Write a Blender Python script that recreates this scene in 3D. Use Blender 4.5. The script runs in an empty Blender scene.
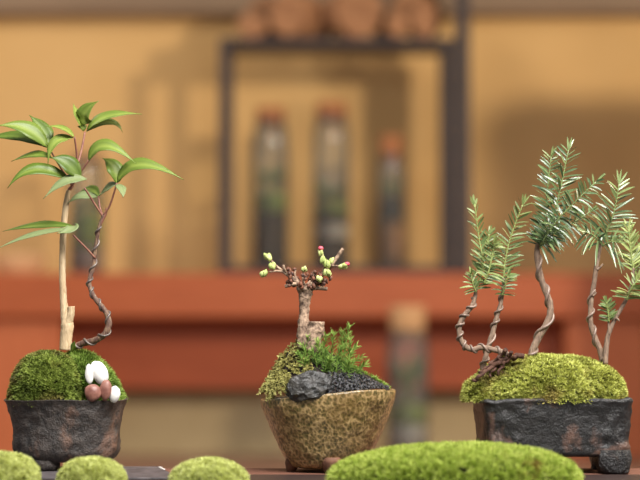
import bpy, math, random
import numpy as np
from mathutils import Vector, noise as mnoise

RNG = np.random.default_rng(7)
random.seed(7)
SC = bpy.context.scene
COL = SC.collection

# ------------------------------------------------------------------ camera model
FPX = 100.0 / 36.0 * 640.0
D0 = 1.244                       # distance of the three pots
CAM_Z = 0.223
TILT = math.atan(90.0 / FPX)     # the horizon lies at y = 330
CT, ST = math.cos(TILT), math.sin(TILT)
BENCH_Z = 0.125


def P(x, y, dy=0.0):
    """the point seen at pixel (x, y) at a distance dy behind the row of pots"""
    rx, ry = (x - 320.0) / FPX, (240.0 - y) / FPX
    Y, Z = CT - ry * ST, ST + ry * CT
    d = D0 + dy
    return np.array([rx * d / Y, dy, CAM_Z + Z * d / Y])


def S(px, dy=0.0):
    return px * (D0 + dy) / FPX


# ------------------------------------------------------------------ materials
def lin(c):
    out = []
    for v in c:
        v /= 255.0
        out.append(v / 12.92 if v <= 0.04045 else ((v + 0.055) / 1.055) ** 2.4)
    return tuple(out) + (1.0,)


class Mat:
    def __init__(self, name):
        self.m = bpy.data.materials.new(name)
        self.m.use_nodes = True
        self.t = self.m.node_tree
        self.t.nodes.clear()
        self.out = self.n('ShaderNodeOutputMaterial')

    def n(self, kind, **kw):
        nd = self.t.nodes.new(kind)
        for k, v in kw.items():
            if k in nd.inputs:
                nd.inputs[k].default_value = v
            else:
                setattr(nd, k, v)
        return nd

    def l(self, a, b):
        self.t.links.new(a, b)

    def coord(self, scale=(1, 1, 1)):
        tc = self.n('ShaderNodeTexCoord')
        mp = self.n('ShaderNodeMapping')
        mp.inputs['Scale'].default_value = scale
        self.l(tc.outputs['Object'], mp.inputs['Vector'])
        return mp.outputs['Vector']

    def noise(self, vec, scale, detail=4.0, rough=0.6, dist=0.0):
        nd = self.n('ShaderNodeTexNoise')
        nd.inputs['Scale'].default_value = scale
        nd.inputs['Detail'].default_value = detail
        nd.inputs['Roughness'].default_value = rough
        nd.inputs['Distortion'].default_value = dist
        self.l(vec, nd.inputs['Vector'])
        return nd.outputs['Fac']

    def ramp(self, fac, stops):
        r = self.n('ShaderNodeValToRGB')
        e = r.color_ramp.elements
        while len(e) < len(stops):
            e.new(0.5)
        for el, (p, c) in zip(e, stops):
            el.position = p
            el.color = lin(c)
        self.l(fac, r.inputs['Fac'])
        return r.outputs['Color']

    def mix(self, fac, a, b, mode='MIX'):
        m = self.n('ShaderNodeMix', data_type='RGBA', blend_type=mode)
        for sock, v in ((m.inputs[0], fac), (m.inputs[6], a), (m.inputs[7], b)):
            if hasattr(v, 'links'):
                self.l(v, sock)
            else:
                sock.default_value = v
        return m.outputs[2]

    def bump(self, h, strength=0.5, dist=0.001):
        b = self.n('ShaderNodeBump')
        b.inputs['Strength'].default_value = strength
        b.inputs['Distance'].default_value = dist
        self.l(h, b.inputs['Height'])
        return b.outputs['Normal']

    def bsdf(self, color, rough=0.6, spec=0.5, normal=None, coat=0.0, metal=0.0, coat_rough=0.1):
        b = self.n('ShaderNodeBsdfPrincipled')
        for key, v in (('Base Color', color), ('Roughness', rough)):
            if hasattr(v, 'links'):
                self.l(v, b.inputs[key])
            else:
                b.inputs[key].default_value = v
        b.inputs['Specular IOR Level'].default_value = spec
        b.inputs['Coat Weight'].default_value = coat
        b.inputs['Coat Roughness'].default_value = coat_rough
        b.inputs['Metallic'].default_value = metal
        if normal is not None:
            self.l(normal, b.inputs['Normal'])
        self.l(b.outputs[0], self.out.inputs['Surface'])
        return b

    def translucent(self, bsdf, color, fac):
        t = self.n('ShaderNodeBsdfTranslucent')
        if hasattr(color, 'links'):
            self.l(color, t.inputs['Color'])
        else:
            t.inputs['Color'].default_value = color
        m = self.n('ShaderNodeMixShader')
        m.inputs[0].default_value = fac
        self.l(bsdf.outputs[0], m.inputs[1])
        self.l(t.outputs[0], m.inputs[2])
        self.l(m.outputs[0], self.out.inputs['Surface'])


def attr(M, name='tint'):
    a = M.n('ShaderNodeAttribute')
    a.attribute_name = name
    return a.outputs['Fac']


def mat_green(name, stops, patch=None, patch_scale=60, patch_lo=0.5, patch_hi=0.62, rough=0.65, spec=0.3, trans=0.25, bright=1.0):
    M = Mat(name)
    c = M.ramp(attr(M), stops)
    if patch:
        f = M.noise(M.coord(), patch_scale, 3)
        mr = M.n('ShaderNodeMapRange')
        mr.inputs[1].default_value = patch_lo
        mr.inputs[2].default_value = patch_hi
        M.l(f, mr.inputs[0])
        pc = M.ramp(attr(M), patch)
        c = M.mix(mr.outputs[0], c, pc)
    b = M.bsdf(c, rough, spec)
    M.translucent(b, c, trans)
    return M.m


def mat_wood(name, stops, scale=(4, 40, 40), nscale=3.0, rough=0.5, spec=0.4, bump=0.15, coat=0.0, dist=0.6):
    M = Mat(name)
    f = M.noise(M.coord(scale), nscale, 6, 0.6, dist)
    c = M.ramp(f, stops)
    M.bsdf(c, rough, spec, M.bump(f, bump, 0.002), coat)
    return M.m


def mat_plain(name, c1, c2, nscale=40, rough=0.6, spec=0.4, bump=0.0, bdist=0.001, metal=0.0, coat=0.0, lo=0.35, hi=0.65, detail=4):
    M = Mat(name)
    f = M.noise(M.coord(), nscale, detail)
    c = M.ramp(f, [(lo, c1), (hi, c2)])
    M.bsdf(c, rough, spec, M.bump(f, bump, bdist) if bump else None, coat, metal)
    return M.m


def mat_clay(name, dark, mid, warm, warm_lo=0.55, warm_hi=0.68, rough=(0.5, 0.85), bump=0.75, warm_scale=26):
    M = Mat(name)
    v = M.coord()
    n1 = M.noise(v, 160, 8, 0.7)
    n2 = M.noise(v, warm_scale, 5, 0.6, 0.5)
    n3 = M.noise(v, 420, 4, 0.7)
    c = M.ramp(n1, [(0.32, dark), (0.68, mid)])
    mr = M.n('ShaderNodeMapRange')
    mr.inputs[1].default_value = warm_lo
    mr.inputs[2].default_value = warm_hi
    M.l(n2, mr.inputs[0])
    c = M.mix(mr.outputs[0], c, lin(warm))
    rr = M.n('ShaderNodeMapRange')
    rr.inputs[3].default_value = rough[0]
    rr.inputs[4].default_value = rough[1]
    M.l(n2, rr.inputs[0])
    add = M.n('ShaderNodeMath', operation='ADD')
    M.l(n1, add.inputs[0])
    M.l(n3, add.inputs[1])
    M.bsdf(c, rr.outputs[0], 0.5, M.bump(add.outputs[0], bump, 0.0022))
    return M.m


def mat_glaze():
    M = Mat('olive crackle glaze')
    v = M.coord((1, 1, 0.74))
    nz = M.n('ShaderNodeTexNoise')
    nz.inputs['Scale'].default_value = 130
    M.l(v, nz.inputs['Vector'])
    wob = M.mix(0.0035, v, nz.outputs['Color'], 'ADD')
    vo = M.n('ShaderNodeTexVoronoi', feature='F1')
    vo.inputs['Scale'].default_value = 500
    M.l(wob, vo.inputs['Vector'])
    n1 = M.noise(v, 300, 5, 0.65)
    n2 = M.noise(v, 28, 4)
    add = M.n('ShaderNodeMath', operation='MULTIPLY_ADD')
    M.l(vo.outputs['Distance'], add.inputs[0])
    add.inputs[1].default_value = 0.62
    M.l(n1, add.inputs[2])
    c = M.ramp(add.outputs[0], [(0.48, (62, 54, 28)), (0.66, (92, 80, 44)), (0.84, (130, 106, 66)), (0.99, (166, 138, 94))])
    mr = M.n('ShaderNodeMapRange')
    mr.inputs[1].default_value = 0.5
    mr.inputs[2].default_value = 0.75
    M.l(n2, mr.inputs[0])
    c = M.mix(mr.outputs[0], c, lin((112, 84, 48)))
    M.bsdf(c, 0.36, 0.5, M.bump(add.outputs[0], 0.6, 0.0012), 0.5, 0.0, 0.15)
    return M.m


def mat_glass(name, tint=(240, 242, 238), white_sheen=0.08):
    M = Mat(name)
    tr = M.n('ShaderNodeBsdfTransparent')
    tr.inputs['Color'].default_value = lin(tint)
    gl = M.n('ShaderNodeBsdfGlossy')
    gl.inputs['Roughness'].default_value = 0.03
    lw = M.n('ShaderNodeLayerWeight')
    lw.inputs['Blend'].default_value = 0.35
    m = M.n('ShaderNodeMixShader')
    M.l(lw.outputs['Fresnel'], m.inputs[0])
    M.l(tr.outputs[0], m.inputs[1])
    M.l(gl.outputs[0], m.inputs[2])
    df = M.n('ShaderNodeBsdfDiffuse')
    df.inputs['Color'].default_value = lin((225, 225, 220))  # diffuse white mixed in to stand for reflections on the glass
    m2 = M.n('ShaderNodeMixShader')
    m2.inputs[0].default_value = white_sheen
    M.l(m.outputs[0], m2.inputs[1])
    M.l(df.outputs[0], m2.inputs[2])
    M.l(m2.outputs[0], M.out.inputs['Surface'])
    return M.m


# ------------------------------------------------------------------ mesh building
WORLD = {}


def build(name, V, F, mat, parent=None, loc=None, smooth=True, tint=None):
    """links ONE mesh object; V in world coordinates"""
    V = np.asarray(V, dtype=float)
    if parent is not None:
        base = WORLD[parent.name]
    else:
        base = np.asarray(loc if loc is not None else (V[:, 0].mean(), V[:, 1].mean(), V[:, 2].min()), dtype=float)
    me = bpy.data.meshes.new(name)
    W = V - base
    if isinstance(F, np.ndarray):
        nf, k = F.shape
        me.vertices.add(len(W))
        me.vertices.foreach_set('co', W.astype(np.float32).ravel())
        me.loops.add(nf * k)
        me.loops.foreach_set('vertex_index', F.astype(np.int32).ravel())
        me.polygons.add(nf)
        me.polygons.foreach_set('loop_start', np.arange(0, nf * k, k, dtype=np.int32))
        me.update(calc_edges=True)
    else:
        me.from_pydata([tuple(p) for p in W], [], [tuple(int(i) for i in f) for f in F])
    me.update()
    if smooth:
        me.polygons.foreach_set('use_smooth', np.ones(len(me.polygons), dtype=bool))
    if tint is not None:
        a = me.attributes.new('tint', 'FLOAT', 'POINT')
        a.data.foreach_set('value', np.asarray(tint, dtype=np.float32))
    if mat is not None:
        me.materials.append(mat)
    o = bpy.data.objects.new(name, me)
    COL.objects.link(o)
    if parent is not None:
        o.parent = parent
    else:
        o.location = base
    WORLD[o.name] = base
    return o


def thing(name, loc, label, cat, group=None):
    o = bpy.data.objects.new(name, None)
    COL.objects.link(o)
    o.empty_display_size = 0.01
    o.location = loc
    WORLD[o.name] = np.asarray(loc, dtype=float)
    tag(o, label, cat, group)
    return o


def tag(o, label, cat, group=None):
    o['label'] = label
    o['category'] = cat
    if group:
        o['group'] = group
    return o


def structure(o):
    o['kind'] = 'structure'
    return o


class MB:
    def __init__(self):
        self.V, self.F, self.T, self.n = [], [], [], 0

    def add(self, V, F, tint=0.5):
        V = np.asarray(V, dtype=float)
        self.V.append(V)
        self.F += [tuple(int(i) + self.n for i in f) for f in F]
        self.T.append(np.full(len(V), tint) if np.isscalar(tint) else np.asarray(tint))
        self.n += len(V)

    def build(self, name, mat, parent=None, **kw):
        return build(name, np.concatenate(self.V), self.F, mat, parent, tint=np.concatenate(self.T), **kw)


def catmull(pts, n=8):
    pts = np.asarray(pts, dtype=float)
    q = np.vstack([2 * pts[0] - pts[1], pts, 2 * pts[-1] - pts[-2]])
    out = []
    for i in range(1, len(q) - 2):
        p0, p1, p2, p3 = q[i - 1], q[i], q[i + 1], q[i + 2]
        for k in range(n):
            t = k / n
            out.append(0.5 * (2 * p1 + (p2 - p0) * t + (2 * p0 - 5 * p1 + 4 * p2 - p3) * t * t + (3 * p1 - p0 - 3 * p2 + p3) * t ** 3))
    out.append(pts[-1])
    return np.array(out)


def unit(v):
    return v / (np.linalg.norm(v, axis=-1, keepdims=True) + 1e-12)


def frames(path):
    T = unit(np.gradient(path, axis=0))
    ref = np.array([0.0, 1.0, 0.0])
    N = np.zeros_like(T)
    n = ref - T[0] * np.dot(ref, T[0])
    if np.linalg.norm(n) < 1e-3:
        n = np.array([1.0, 0, 0])
    n = unit(n)
    for i in range(len(T)):
        n = unit(n - T[i] * np.dot(n, T[i]))
        N[i] = n
    return T, N, np.cross(T, N)


def tube(path, rad, sides=10, rough=0.0, rscale=250.0, cap=True):
    path = np.asarray(path)
    m = len(path)
    r = np.interp(np.linspace(0, 1, m), np.linspace(0, 1, len(rad)), rad) if not np.isscalar(rad) else np.full(m, rad)
    T, N, B = frames(path)
    V = []
    for i in range(m):
        for k in range(sides):
            a = 2 * math.pi * k / sides
            d = N[i] * math.cos(a) + B[i] * math.sin(a)
            p = path[i] + d * r[i]
            if rough:
                p = path[i] + d * r[i] * (1 + rough * mnoise.noise(Vector(p * rscale)) + 0.5 * rough * mnoise.noise(Vector(p * rscale * 2.7)))
            V.append(p)
    F = []
    for i in range(m - 1):
        for k in range(sides):
            k2 = (k + 1) % sides
            F.append((i * sides + k, i * sides + k2, (i + 1) * sides + k2, (i + 1) * sides + k))
    if cap:
        F.append(tuple(range(sides))[::-1])
        F.append(tuple(range((m - 1) * sides, m * sides)))
    return np.array(V), F


def helix(path, rad, turns, phase=0.0, steps=None):
    steps = steps or int(turns * 14) + 2
    T, N, B = frames(path)
    m = len(path)
    out = []
    for s in range(steps):
        u = s / (steps - 1) * (m - 1)
        i = min(int(u), m - 2)
        w = u - i
        c = path[i] * (1 - w) + path[i + 1] * w
        n = unit(N[i] * (1 - w) + N[i + 1] * w)
        b = unit(B[i] * (1 - w) + B[i + 1] * w)
        r = np.interp(u / (m - 1), np.linspace(0, 1, len(rad)), rad)
        tt = s / (steps - 1)
        a = phase + 2 * math.pi * turns * (tt + 0.03 * math.sin(9 * tt))
        out.append(c + (n * math.cos(a) + b * math.sin(a)) * r)
    return np.array(out)


def box(x0, x1, y0, y1, z0, z1, bev=0.0):
    """a box with chamfered edges"""
    b = min(bev, 0.45 * min(x1 - x0, y1 - y0, z1 - z0))
    if b <= 0:
        V = [(x, y, z) for x in (x0, x1) for y in (y0, y1) for z in (z0, z1)]
        F = [(0, 1, 3, 2), (4, 6, 7, 5), (0, 4, 5, 1), (2, 3, 7, 6), (0, 2, 6, 4), (1, 5, 7, 3)]
        return np.array(V), F
    V, F, idx = [], [], {}
    X, Y, Z = (x0, x1), (y0, y1), (z0, z1)
    for i in (0, 1):
        for j in (0, 1):
            for k in (0, 1):
                c = np.array([X[i], Y[j], Z[k]])
                s = np.array([1 if i == 0 else -1, 1 if j == 0 else -1, 1 if k == 0 else -1]) * b
                for ax in range(3):
                    p = c + s
                    p[ax] = c[ax]
                    idx[(i, j, k, ax)] = len(V)
                    V.append(p)
    for s in (0, 1):
        F.append([idx[(s, a, b_, 0)] for a, b_ in ((0, 0), (0, 1), (1, 1), (1, 0))][::1 if s == 0 else -1])
        F.append([idx[(a, s, b_, 1)] for a, b_ in ((0, 0), (1, 0), (1, 1), (0, 1))][::1 if s == 0 else -1])
        F.append([idx[(a, b_, s, 2)] for a, b_ in ((0, 0), (0, 1), (1, 1), (1, 0))][::1 if s == 0 else -1])
    for a in (0, 1):
        for c in (0, 1):
            F.append([idx[(0, a, c, 1)], idx[(1, a, c, 1)], idx[(1, a, c, 2)], idx[(0, a, c, 2)]])
            F.append([idx[(a, 0, c, 0)], idx[(a, 1, c, 0)], idx[(a, 1, c, 2)], idx[(a, 0, c, 2)]])
            F.append([idx[(a, c, 0, 0)], idx[(a, c, 1, 0)], idx[(a, c, 1, 1)], idx[(a, c, 0, 1)]])
    for i in (0, 1):
        for j in (0, 1):
            for k in (0, 1):
                F.append([idx[(i, j, k, ax)] for ax in range(3)])
    return np.array(V), F


def fix_normals(o):
    import bmesh
    bm = bmesh.new()
    bm.from_mesh(o.data)
    bmesh.ops.recalc_face_normals(bm, faces=bm.faces)
    bm.to_mesh(o.data)
    bm.free()
    return o


def box_obj(name, dims, mat, parent=None, bev=0.003):
    V, F = box(*dims, bev)
    return fix_normals(build(name, V, F, mat, parent, smooth=False))


def lathe(cx, cy, prof, seg=32, closed_bottom=True, closed_top=True):
    """prof: list of (radius, z)"""
    V, F = [], []
    for r, z in prof:
        for k in range(seg):
            a = 2 * math.pi * k / seg
            V.append((cx + r * math.cos(a), cy + r * math.sin(a), z))
    for i in range(len(prof) - 1):
        for k in range(seg):
            k2 = (k + 1) % seg
            F.append((i * seg + k, i * seg + k2, (i + 1) * seg + k2, (i + 1) * seg + k))
    if closed_bottom:
        F.append(tuple(range(seg))[::-1])
    if closed_top:
        F.append(tuple(range((len(prof) - 1) * seg, len(prof) * seg)))
    return np.array(V), F


def ico(sub=3):
    import bmesh
    bm = bmesh.new()
    bmesh.ops.create_icosphere(bm, subdivisions=sub, radius=1.0)
    V = np.array([v.co[:] for v in bm.verts])
    F = [tuple(v.index for v in f.verts) for f in bm.faces]
    bm.free()
    return V, F


ICO = {k: ico(k) for k in (1, 2, 3, 4)}


def blob(c, rad, amp=0.12, scale=1.6, sub=3, seed=0.0, rot=0.0, sharp=0.0):
    V, F = ICO[sub]
    W = V.copy()
    for i, v in enumerate(V):
        q = Vector(v * scale) + Vector((seed * 3.1, seed * 1.7, seed))
        k = 1 + amp * mnoise.noise(q) + amp * 0.5 * mnoise.noise(q * 2.3)
        if sharp:
            k -= sharp * abs(mnoise.noise(q * 1.5 + Vector((9, 9, 9))))
        W[i] = v * k
    W = W * np.asarray(rad)
    if rot:
        c_, s_ = math.cos(rot), math.sin(rot)
        x, z = W[:, 0].copy(), W[:, 2].copy()
        W[:, 0], W[:, 2] = x * c_ - z * s_, x * s_ + z * c_
    return W + np.asarray(c), F


def dome(c, rx, ry, h, e=1.0, eh=1.0, rings=22, seg=64, amp=0.04, scale=60, skirt=0.0, seed=0.0, shape=None):
    """a mound; c is the middle of its base"""
    V, F = [], []
    for i in range(rings + 1):
        ph = (i / rings) * math.pi / 2
        s, co = math.sin(ph) ** eh, math.cos(ph) ** e
        for k in range(seg):
            a = 2 * math.pi * k / seg
            p = np.array([c[0] + rx * s * math.cos(a), c[1] + ry * s * math.sin(a), c[2] + h * co])
            if shape:
                p = shape(p)
            d = unit(p - np.asarray(c) + 1e-9)
            nz = mnoise.noise(Vector(p * scale) + Vector((seed, seed, 0))) + 0.5 * mnoise.noise(Vector(p * scale * 2.6))
            p = p + d * nz * amp * min(rx, ry)
            V.append(p)
    if skirt:
        for k in range(seg):
            p = V[rings * seg + k].copy()
            p = p + (np.array([c[0], c[1], p[2]]) - p) * 0.12
            p[2] -= skirt
            V.append(p)
        rings += 1
    for i in range(rings):
        for k in range(seg):
            k2 = (k + 1) % seg
            F.append((i * seg + k, (i + 1) * seg + k, (i + 1) * seg + k2, i * seg + k2))
    F.append(tuple(range(rings * seg, (rings + 1) * seg))[::-1])
    return np.array(V), F


def sample(V, F, n, keep=None):
    V = np.asarray(V)
    T = np.array([t for f in F if len(f) <= 4 for t in ([f] if len(f) == 3 else [(f[0], f[1], f[2]), (f[0], f[2], f[3])])])
    a, b, c = V[T[:, 0]], V[T[:, 1]], V[T[:, 2]]
    fn = np.cross(b - a, c - a)
    area = np.linalg.norm(fn, axis=1)
    vn = np.zeros_like(V)
    for k in range(3):
        np.add.at(vn, T[:, k], fn)
    vn = unit(vn)
    i = RNG.choice(len(T), n, p=area / area.sum())
    u, v = RNG.random(n), RNG.random(n)
    fl = u + v > 1
    u[fl], v[fl] = 1 - u[fl], 1 - v[fl]
    w = 1 - u - v
    p = a[i] * w[:, None] + b[i] * u[:, None] + c[i] * v[:, None]
    nn = unit(vn[T[i, 0]] * w[:, None] + vn[T[i, 1]] * u[:, None] + vn[T[i, 2]] * v[:, None])
    if keep is not None:
        k = keep(p, nn)
        p, nn = p[k], nn[k]
    return p, nn


def tufts(p, n, blades=6, length=0.0028, width=0.0006, spread=0.6, up=0.3, jit=0.25, lift=0.0, droop=0.15, tint_scale=90, tint_amp=0.5):
    """little star shaped moss shoots: returns V, F (quads) and a tint per vertex"""
    m = len(p)
    d0 = unit(n + np.array([0, 0, up]) + RNG.normal(0, jit, (m, 3)))
    ref = unit(RNG.normal(0, 1, (m, 3)))
    e1 = unit(np.cross(d0, ref))
    e2 = np.cross(d0, e1)
    base_t = np.array([0.5 + tint_amp * mnoise.noise(Vector(q * tint_scale)) for q in p]) + RNG.normal(0, 0.16, m)
    ln0 = length * RNG.uniform(0.65, 1.35, m)
    Vs, Ts = [], []
    for b in range(blades):
        a = 2 * math.pi * b / blades + RNG.uniform(-0.4, 0.4, m)
        sp = spread * RNG.uniform(0.4, 1.4, m)
        rad = e1 * np.cos(a)[:, None] + e2 * np.sin(a)[:, None]
        side = -e1 * np.sin(a)[:, None] + e2 * np.cos(a)[:, None]
        d = unit(d0 + rad * sp[:, None])
        L = (ln0 * RNG.uniform(0.8, 1.15, m))[:, None]
        root = p + d0 * lift * RNG.uniform(0, 1, m)[:, None]
        mid = root + d * L * 0.5
        tip = root + d * L + (rad * 0.35 - np.array([0, 0, 1.0]) * 0.3) * L * droop
        w = width * RNG.uniform(0.7, 1.3, m)[:, None]
        Vs.append(np.stack([root, mid - side * w * 0.5, tip, mid + side * w * 0.5], axis=1))
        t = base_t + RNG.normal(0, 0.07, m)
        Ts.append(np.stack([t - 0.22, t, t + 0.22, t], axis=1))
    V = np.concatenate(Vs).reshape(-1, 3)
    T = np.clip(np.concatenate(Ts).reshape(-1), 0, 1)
    F = np.arange(len(V)).reshape(-1, 4)
    return V, F, T


def strip(base, d, L, w, normal, bend=(0, 0, 0), seg=3, taper=0.55):
    """a narrow needle with a rounded end: returns 2*(seg+1) vertices"""
    d = unit(d)
    side = unit(np.cross(d, normal))
    nn = np.cross(side, d)
    V = []
    for i in range(seg + 1):
        t = i / seg
        c = base + d * L * t + np.asarray(bend) * L * t * t
        ww = w * (0.55 if i == 0 else (0.32 if i == seg else 1.0))
        V += [c - side * ww / 2 + nn * w * 0.12, c, c + side * ww / 2 + nn * w * 0.12]
    F = []
    for i in range(seg):
        for k in (0, 1):
            F.append((i * 3 + k, i * 3 + k + 1, i * 3 + k + 4, i * 3 + k + 3))
    return np.array(V), F


def spray(mb, path, pairs, L, w=0.0014, ang=(65, 38), roll=0.0, flat=0.35, droop=0.18, tint=(0.3, 0.7), stem=0.0007, end=True, ranks=2, shrink=0.55):
    """one shoot of flat needles in two ranks"""
    path = catmull(path, 8)
    pairs, L, w = int(pairs * 1.55), L * 1.3, w * 0.95
    V, F = tube(path, [stem, stem * 0.6], 6)
    mb.add(V, F, 0.85)
    T, N, B = frames(path)
    m = len(path)
    for i in range(pairs):
        u = (i + 0.5) / pairs
        j = min(int(u * (m - 1)), m - 2)
        c = path[j] + (path[j + 1] - path[j]) * (u * (m - 1) - j)
        t = T[j]
        toward = np.array([0, -1.0, 0])
        pl = unit(np.cross(toward, t))
        dep = np.cross(t, pl)
        for s in (-1, 1):
            for rk in range(ranks - 1):
                a = math.radians(ang[0] + (ang[1] - ang[0]) * u + random.uniform(-11, 11))
                ro = roll + random.gauss(0, flat)
                lat = pl * s * math.cos(ro) + dep * math.sin(ro) * random.choice((-1, 1))
                d = t * math.cos(a) + lat * math.sin(a)
                ll = L * (shrink + (1 - shrink) * math.sin(math.pi * min(1, 0.22 + 0.72 * u))) * random.uniform(0.82, 1.12)
                nrm = unit(np.array([0, -0.75, 0.65]) + np.array([random.gauss(0, .35) for _ in range(3)]))
                V, F = strip(c, d, ll, w * random.uniform(0.85, 1.15), nrm, (0, random.gauss(0, 0.08), -droop * random.uniform(0.2, 1.3)))
                mb.add(V, F, np.clip(random.uniform(*tint) + 0.18 * u, 0, 1))
    if end:
        for k in range(3):
            d = unit(T[-1] + np.array([random.gauss(0, .3), random.gauss(0, .3), random.gauss(0, .2)]))
            V, F = strip(path[-1], d, L * 0.6, w * .8, np.array([0, -1, 0.4]))
            mb.add(V, F, np.clip(tint[1] + 0.1, 0, 1))


# ------------------------------------------------------------------ materials in use
M_WALL = mat_plain('ochre plaster', (204, 164, 108), (214, 176, 120), 3.0, 0.9, 0.2, 0.1, 0.002)
M_TRIM = mat_wood('grey brown beam', [(0.3, (122, 100, 80)), (0.7, (142, 118, 95))], (2, 30, 30), 3, 0.7)
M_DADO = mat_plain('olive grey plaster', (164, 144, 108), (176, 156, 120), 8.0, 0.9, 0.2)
M_FLOOR = mat_wood('reddish floor boards', [(0.3, (128, 96, 78)), (0.7, (150, 114, 94))], (2, 25, 25), 3, 0.45)
M_RED = mat_wood('red stained wood', [(0.25, (158, 78, 42)), (0.75, (182, 97, 56))], (3, 40, 30), 2.5, 0.42, 0.4, 0.1)
M_APRON = mat_wood('shaded red stained wood', [(0.25, (144, 66, 34)), (0.75, (166, 82, 46))], (3, 40, 30), 2.5, 0.5, 0.35, 0.1)  # console red, darkened in colour for the shade under the tabletop
M_LEGW = mat_wood('orange stained post', [(0.25, (176, 92, 54)), (0.75, (194, 110, 68))], (30, 30, 3), 2.5, 0.5)
M_BENCH = mat_wood('dark bench wood', [(0.25, (36, 26, 24)), (0.75, (62, 47, 43))], (4, 160, 60), 4, 0.45, 0.4, 0.25)
M_BENCH2 = mat_wood('rusty bench board', [(0.25, (92, 60, 48)), (0.75, (120, 80, 64))], (4, 160, 60), 4, 0.75, 0.25, 0.25)
M_SLATE = mat_plain('dark slate', (58, 52, 54), (92, 84, 86), 120, 0.6, 0.5, 0.4, 0.001)
M_STEEL = mat_plain('dark painted steel', (56, 46, 46), (66, 55, 54), 50, 0.5, 0.4)
M_CORK = mat_plain('cork', (150, 96, 62), (176, 118, 80), 220, 0.85, 0.2, 0.3, 0.001)
M_CORK2 = mat_plain('pale cork', (176, 132, 92), (196, 154, 112), 220, 0.85, 0.2, 0.3, 0.001)
M_GLASS = mat_glass('clear glass')
M_SOIL = mat_plain('dark soil', (30, 24, 22), (50, 40, 35), 300, 0.9, 0.2, 0.6, 0.002)
M_PALEGRAVEL = mat_plain('pale gravel', (176, 166, 158), (220, 214, 208), 300, 0.8, 0.3, 0.5, 0.002)
M_TAN = mat_plain('tan sand', (140, 100, 66), (176, 128, 88), 200, 0.85, 0.2, 0.4, 0.002)
M_BARK_LOG = mat_wood('log bark', [(0.3, (48, 32, 24)), (0.7, (100, 66, 44))], (6, 60, 60), 3, 0.85, 0.2, 0.5)
M_SPLIT = mat_wood('split orange wood', [(0.3, (112, 74, 50)), (0.7, (190, 140, 102))], (6, 60, 60), 3, 0.75, 0.2, 0.3)
M_BEIGE = mat_plain('beige ceramic', (214, 168, 122), (226, 184, 140), 60, 0.6, 0.4)
M_GREYPOT = mat_plain('grey ceramic', (140, 120, 116), (158, 138, 132), 60, 0.6, 0.4)
M_BGMOSS = mat_plain('bottle moss', (104, 120, 58), (146, 160, 84), 160, 0.8, 0.2, 0.5, 0.003)

M_POT_A = mat_clay('dark unglazed clay', (22, 19, 18), (72, 62, 56), (142, 102, 80), 0.55, 0.74, (0.36, 0.6))
M_POT_C = mat_clay('black clay', (15, 14, 14), (44, 41, 40), (92, 68, 57), 0.56, 0.64, (0.28, 0.45), 0.5, warm_scale=34)
M_FOOT_C = mat_clay('black lumpy clay', (12, 11, 11), (44, 40, 39), (70, 56, 48), 0.66, 0.74, (0.22, 0.4), 1.0, 40)
M_POT_B = mat_glaze()
M_FOOT_B = mat_plain('bare brown clay', (86, 56, 42), (112, 76, 56), 200, 0.7, 0.3, 0.4, 0.001)
M_MOSSBED = mat_plain('moss bed', (26, 28, 12), (44, 46, 20), 120, 0.95, 0.1, 0.5, 0.002)
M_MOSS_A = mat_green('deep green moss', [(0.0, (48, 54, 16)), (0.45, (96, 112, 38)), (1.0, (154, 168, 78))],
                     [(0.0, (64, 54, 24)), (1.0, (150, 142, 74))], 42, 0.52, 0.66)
M_MOSS_A2 = mat_green('fresh green moss', [(0.0, (52, 70, 20)), (0.5, (114, 142, 54)), (1.0, (176, 196, 102))])
M_MOSS_C = mat_green('yellow green moss', [(0.0, (92, 90, 30)), (0.5, (168, 172, 78)), (1.0, (220, 222, 132))],
                     [(0.0, (84, 70, 34)), (1.0, (196, 180, 104))], 38, 0.55, 0.68)
M_MOSS_F = mat_green('bright cushion moss', [(0.0, (124, 126, 46)), (0.5, (184, 190, 102)), (1.0, (224, 228, 158))], None, trans=0.3)
M_MOSS_G = mat_green('bright hair moss', [(0.0, (94, 108, 30)), (0.5, (158, 178, 68)), (1.0, (208, 216, 120))],
                     [(0.0, (96, 60, 26)), (1.0, (150, 120, 56))], 30, 0.64, 0.74, trans=0.3)
M_FERN = mat_green('olive feather moss', [(0.0, (76, 68, 30)), (0.5, (126, 119, 60)), (1.0, (172, 167, 98))])
M_SHOOT = mat_green('green club moss', [(0.0, (50, 76, 26)), (0.5, (90, 124, 46)), (1.0, (150, 174, 84))])
M_LEAF = mat_green('glossy leaf green', [(0.0, (62, 86, 24)), (0.5, (100, 123, 42)), (1.0, (156, 172, 80))], rough=0.42, spec=0.45, trans=0.35)
M_LEAF_PALE = mat_green('pale leaf underside', [(0.0, (104, 120, 74)), (1.0, (144, 156, 106))], rough=0.5, spec=0.4, trans=0.3)
M_NEEDLE = mat_green('yew needle', [(0.0, (56, 78, 50)), (0.5, (84, 106, 66)), (1.0, (140, 156, 96))], rough=0.32, spec=0.75, trans=0.15)
M_NEEDLE_Y = mat_green('young yew needle', [(0.0, (78, 96, 58)), (0.5, (110, 128, 74)), (1.0, (160, 170, 102))], rough=0.42, spec=0.45, trans=0.2)
M_TAN_BARK = mat_wood('pale tan bark', [(0.3, (164, 138, 104)), (0.7, (208, 184, 148))], (260, 260, 40), 3, 0.75, 0.3, 0.4)
M_BROWN_BARK = mat_wood('grey brown bark', [(0.3, (98, 78, 66)), (0.7, (150, 126, 106))], (240, 240, 60), 3, 0.75, 0.3, 0.4)
M_STEMBARK = mat_wood('green brown stem bark', [(0.38, (76, 54, 48)), (0.54, (108, 82, 68)), (0.70, (160, 136, 102))], (260, 260, 60), 3, 0.6, 0.3, 0.3)
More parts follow.
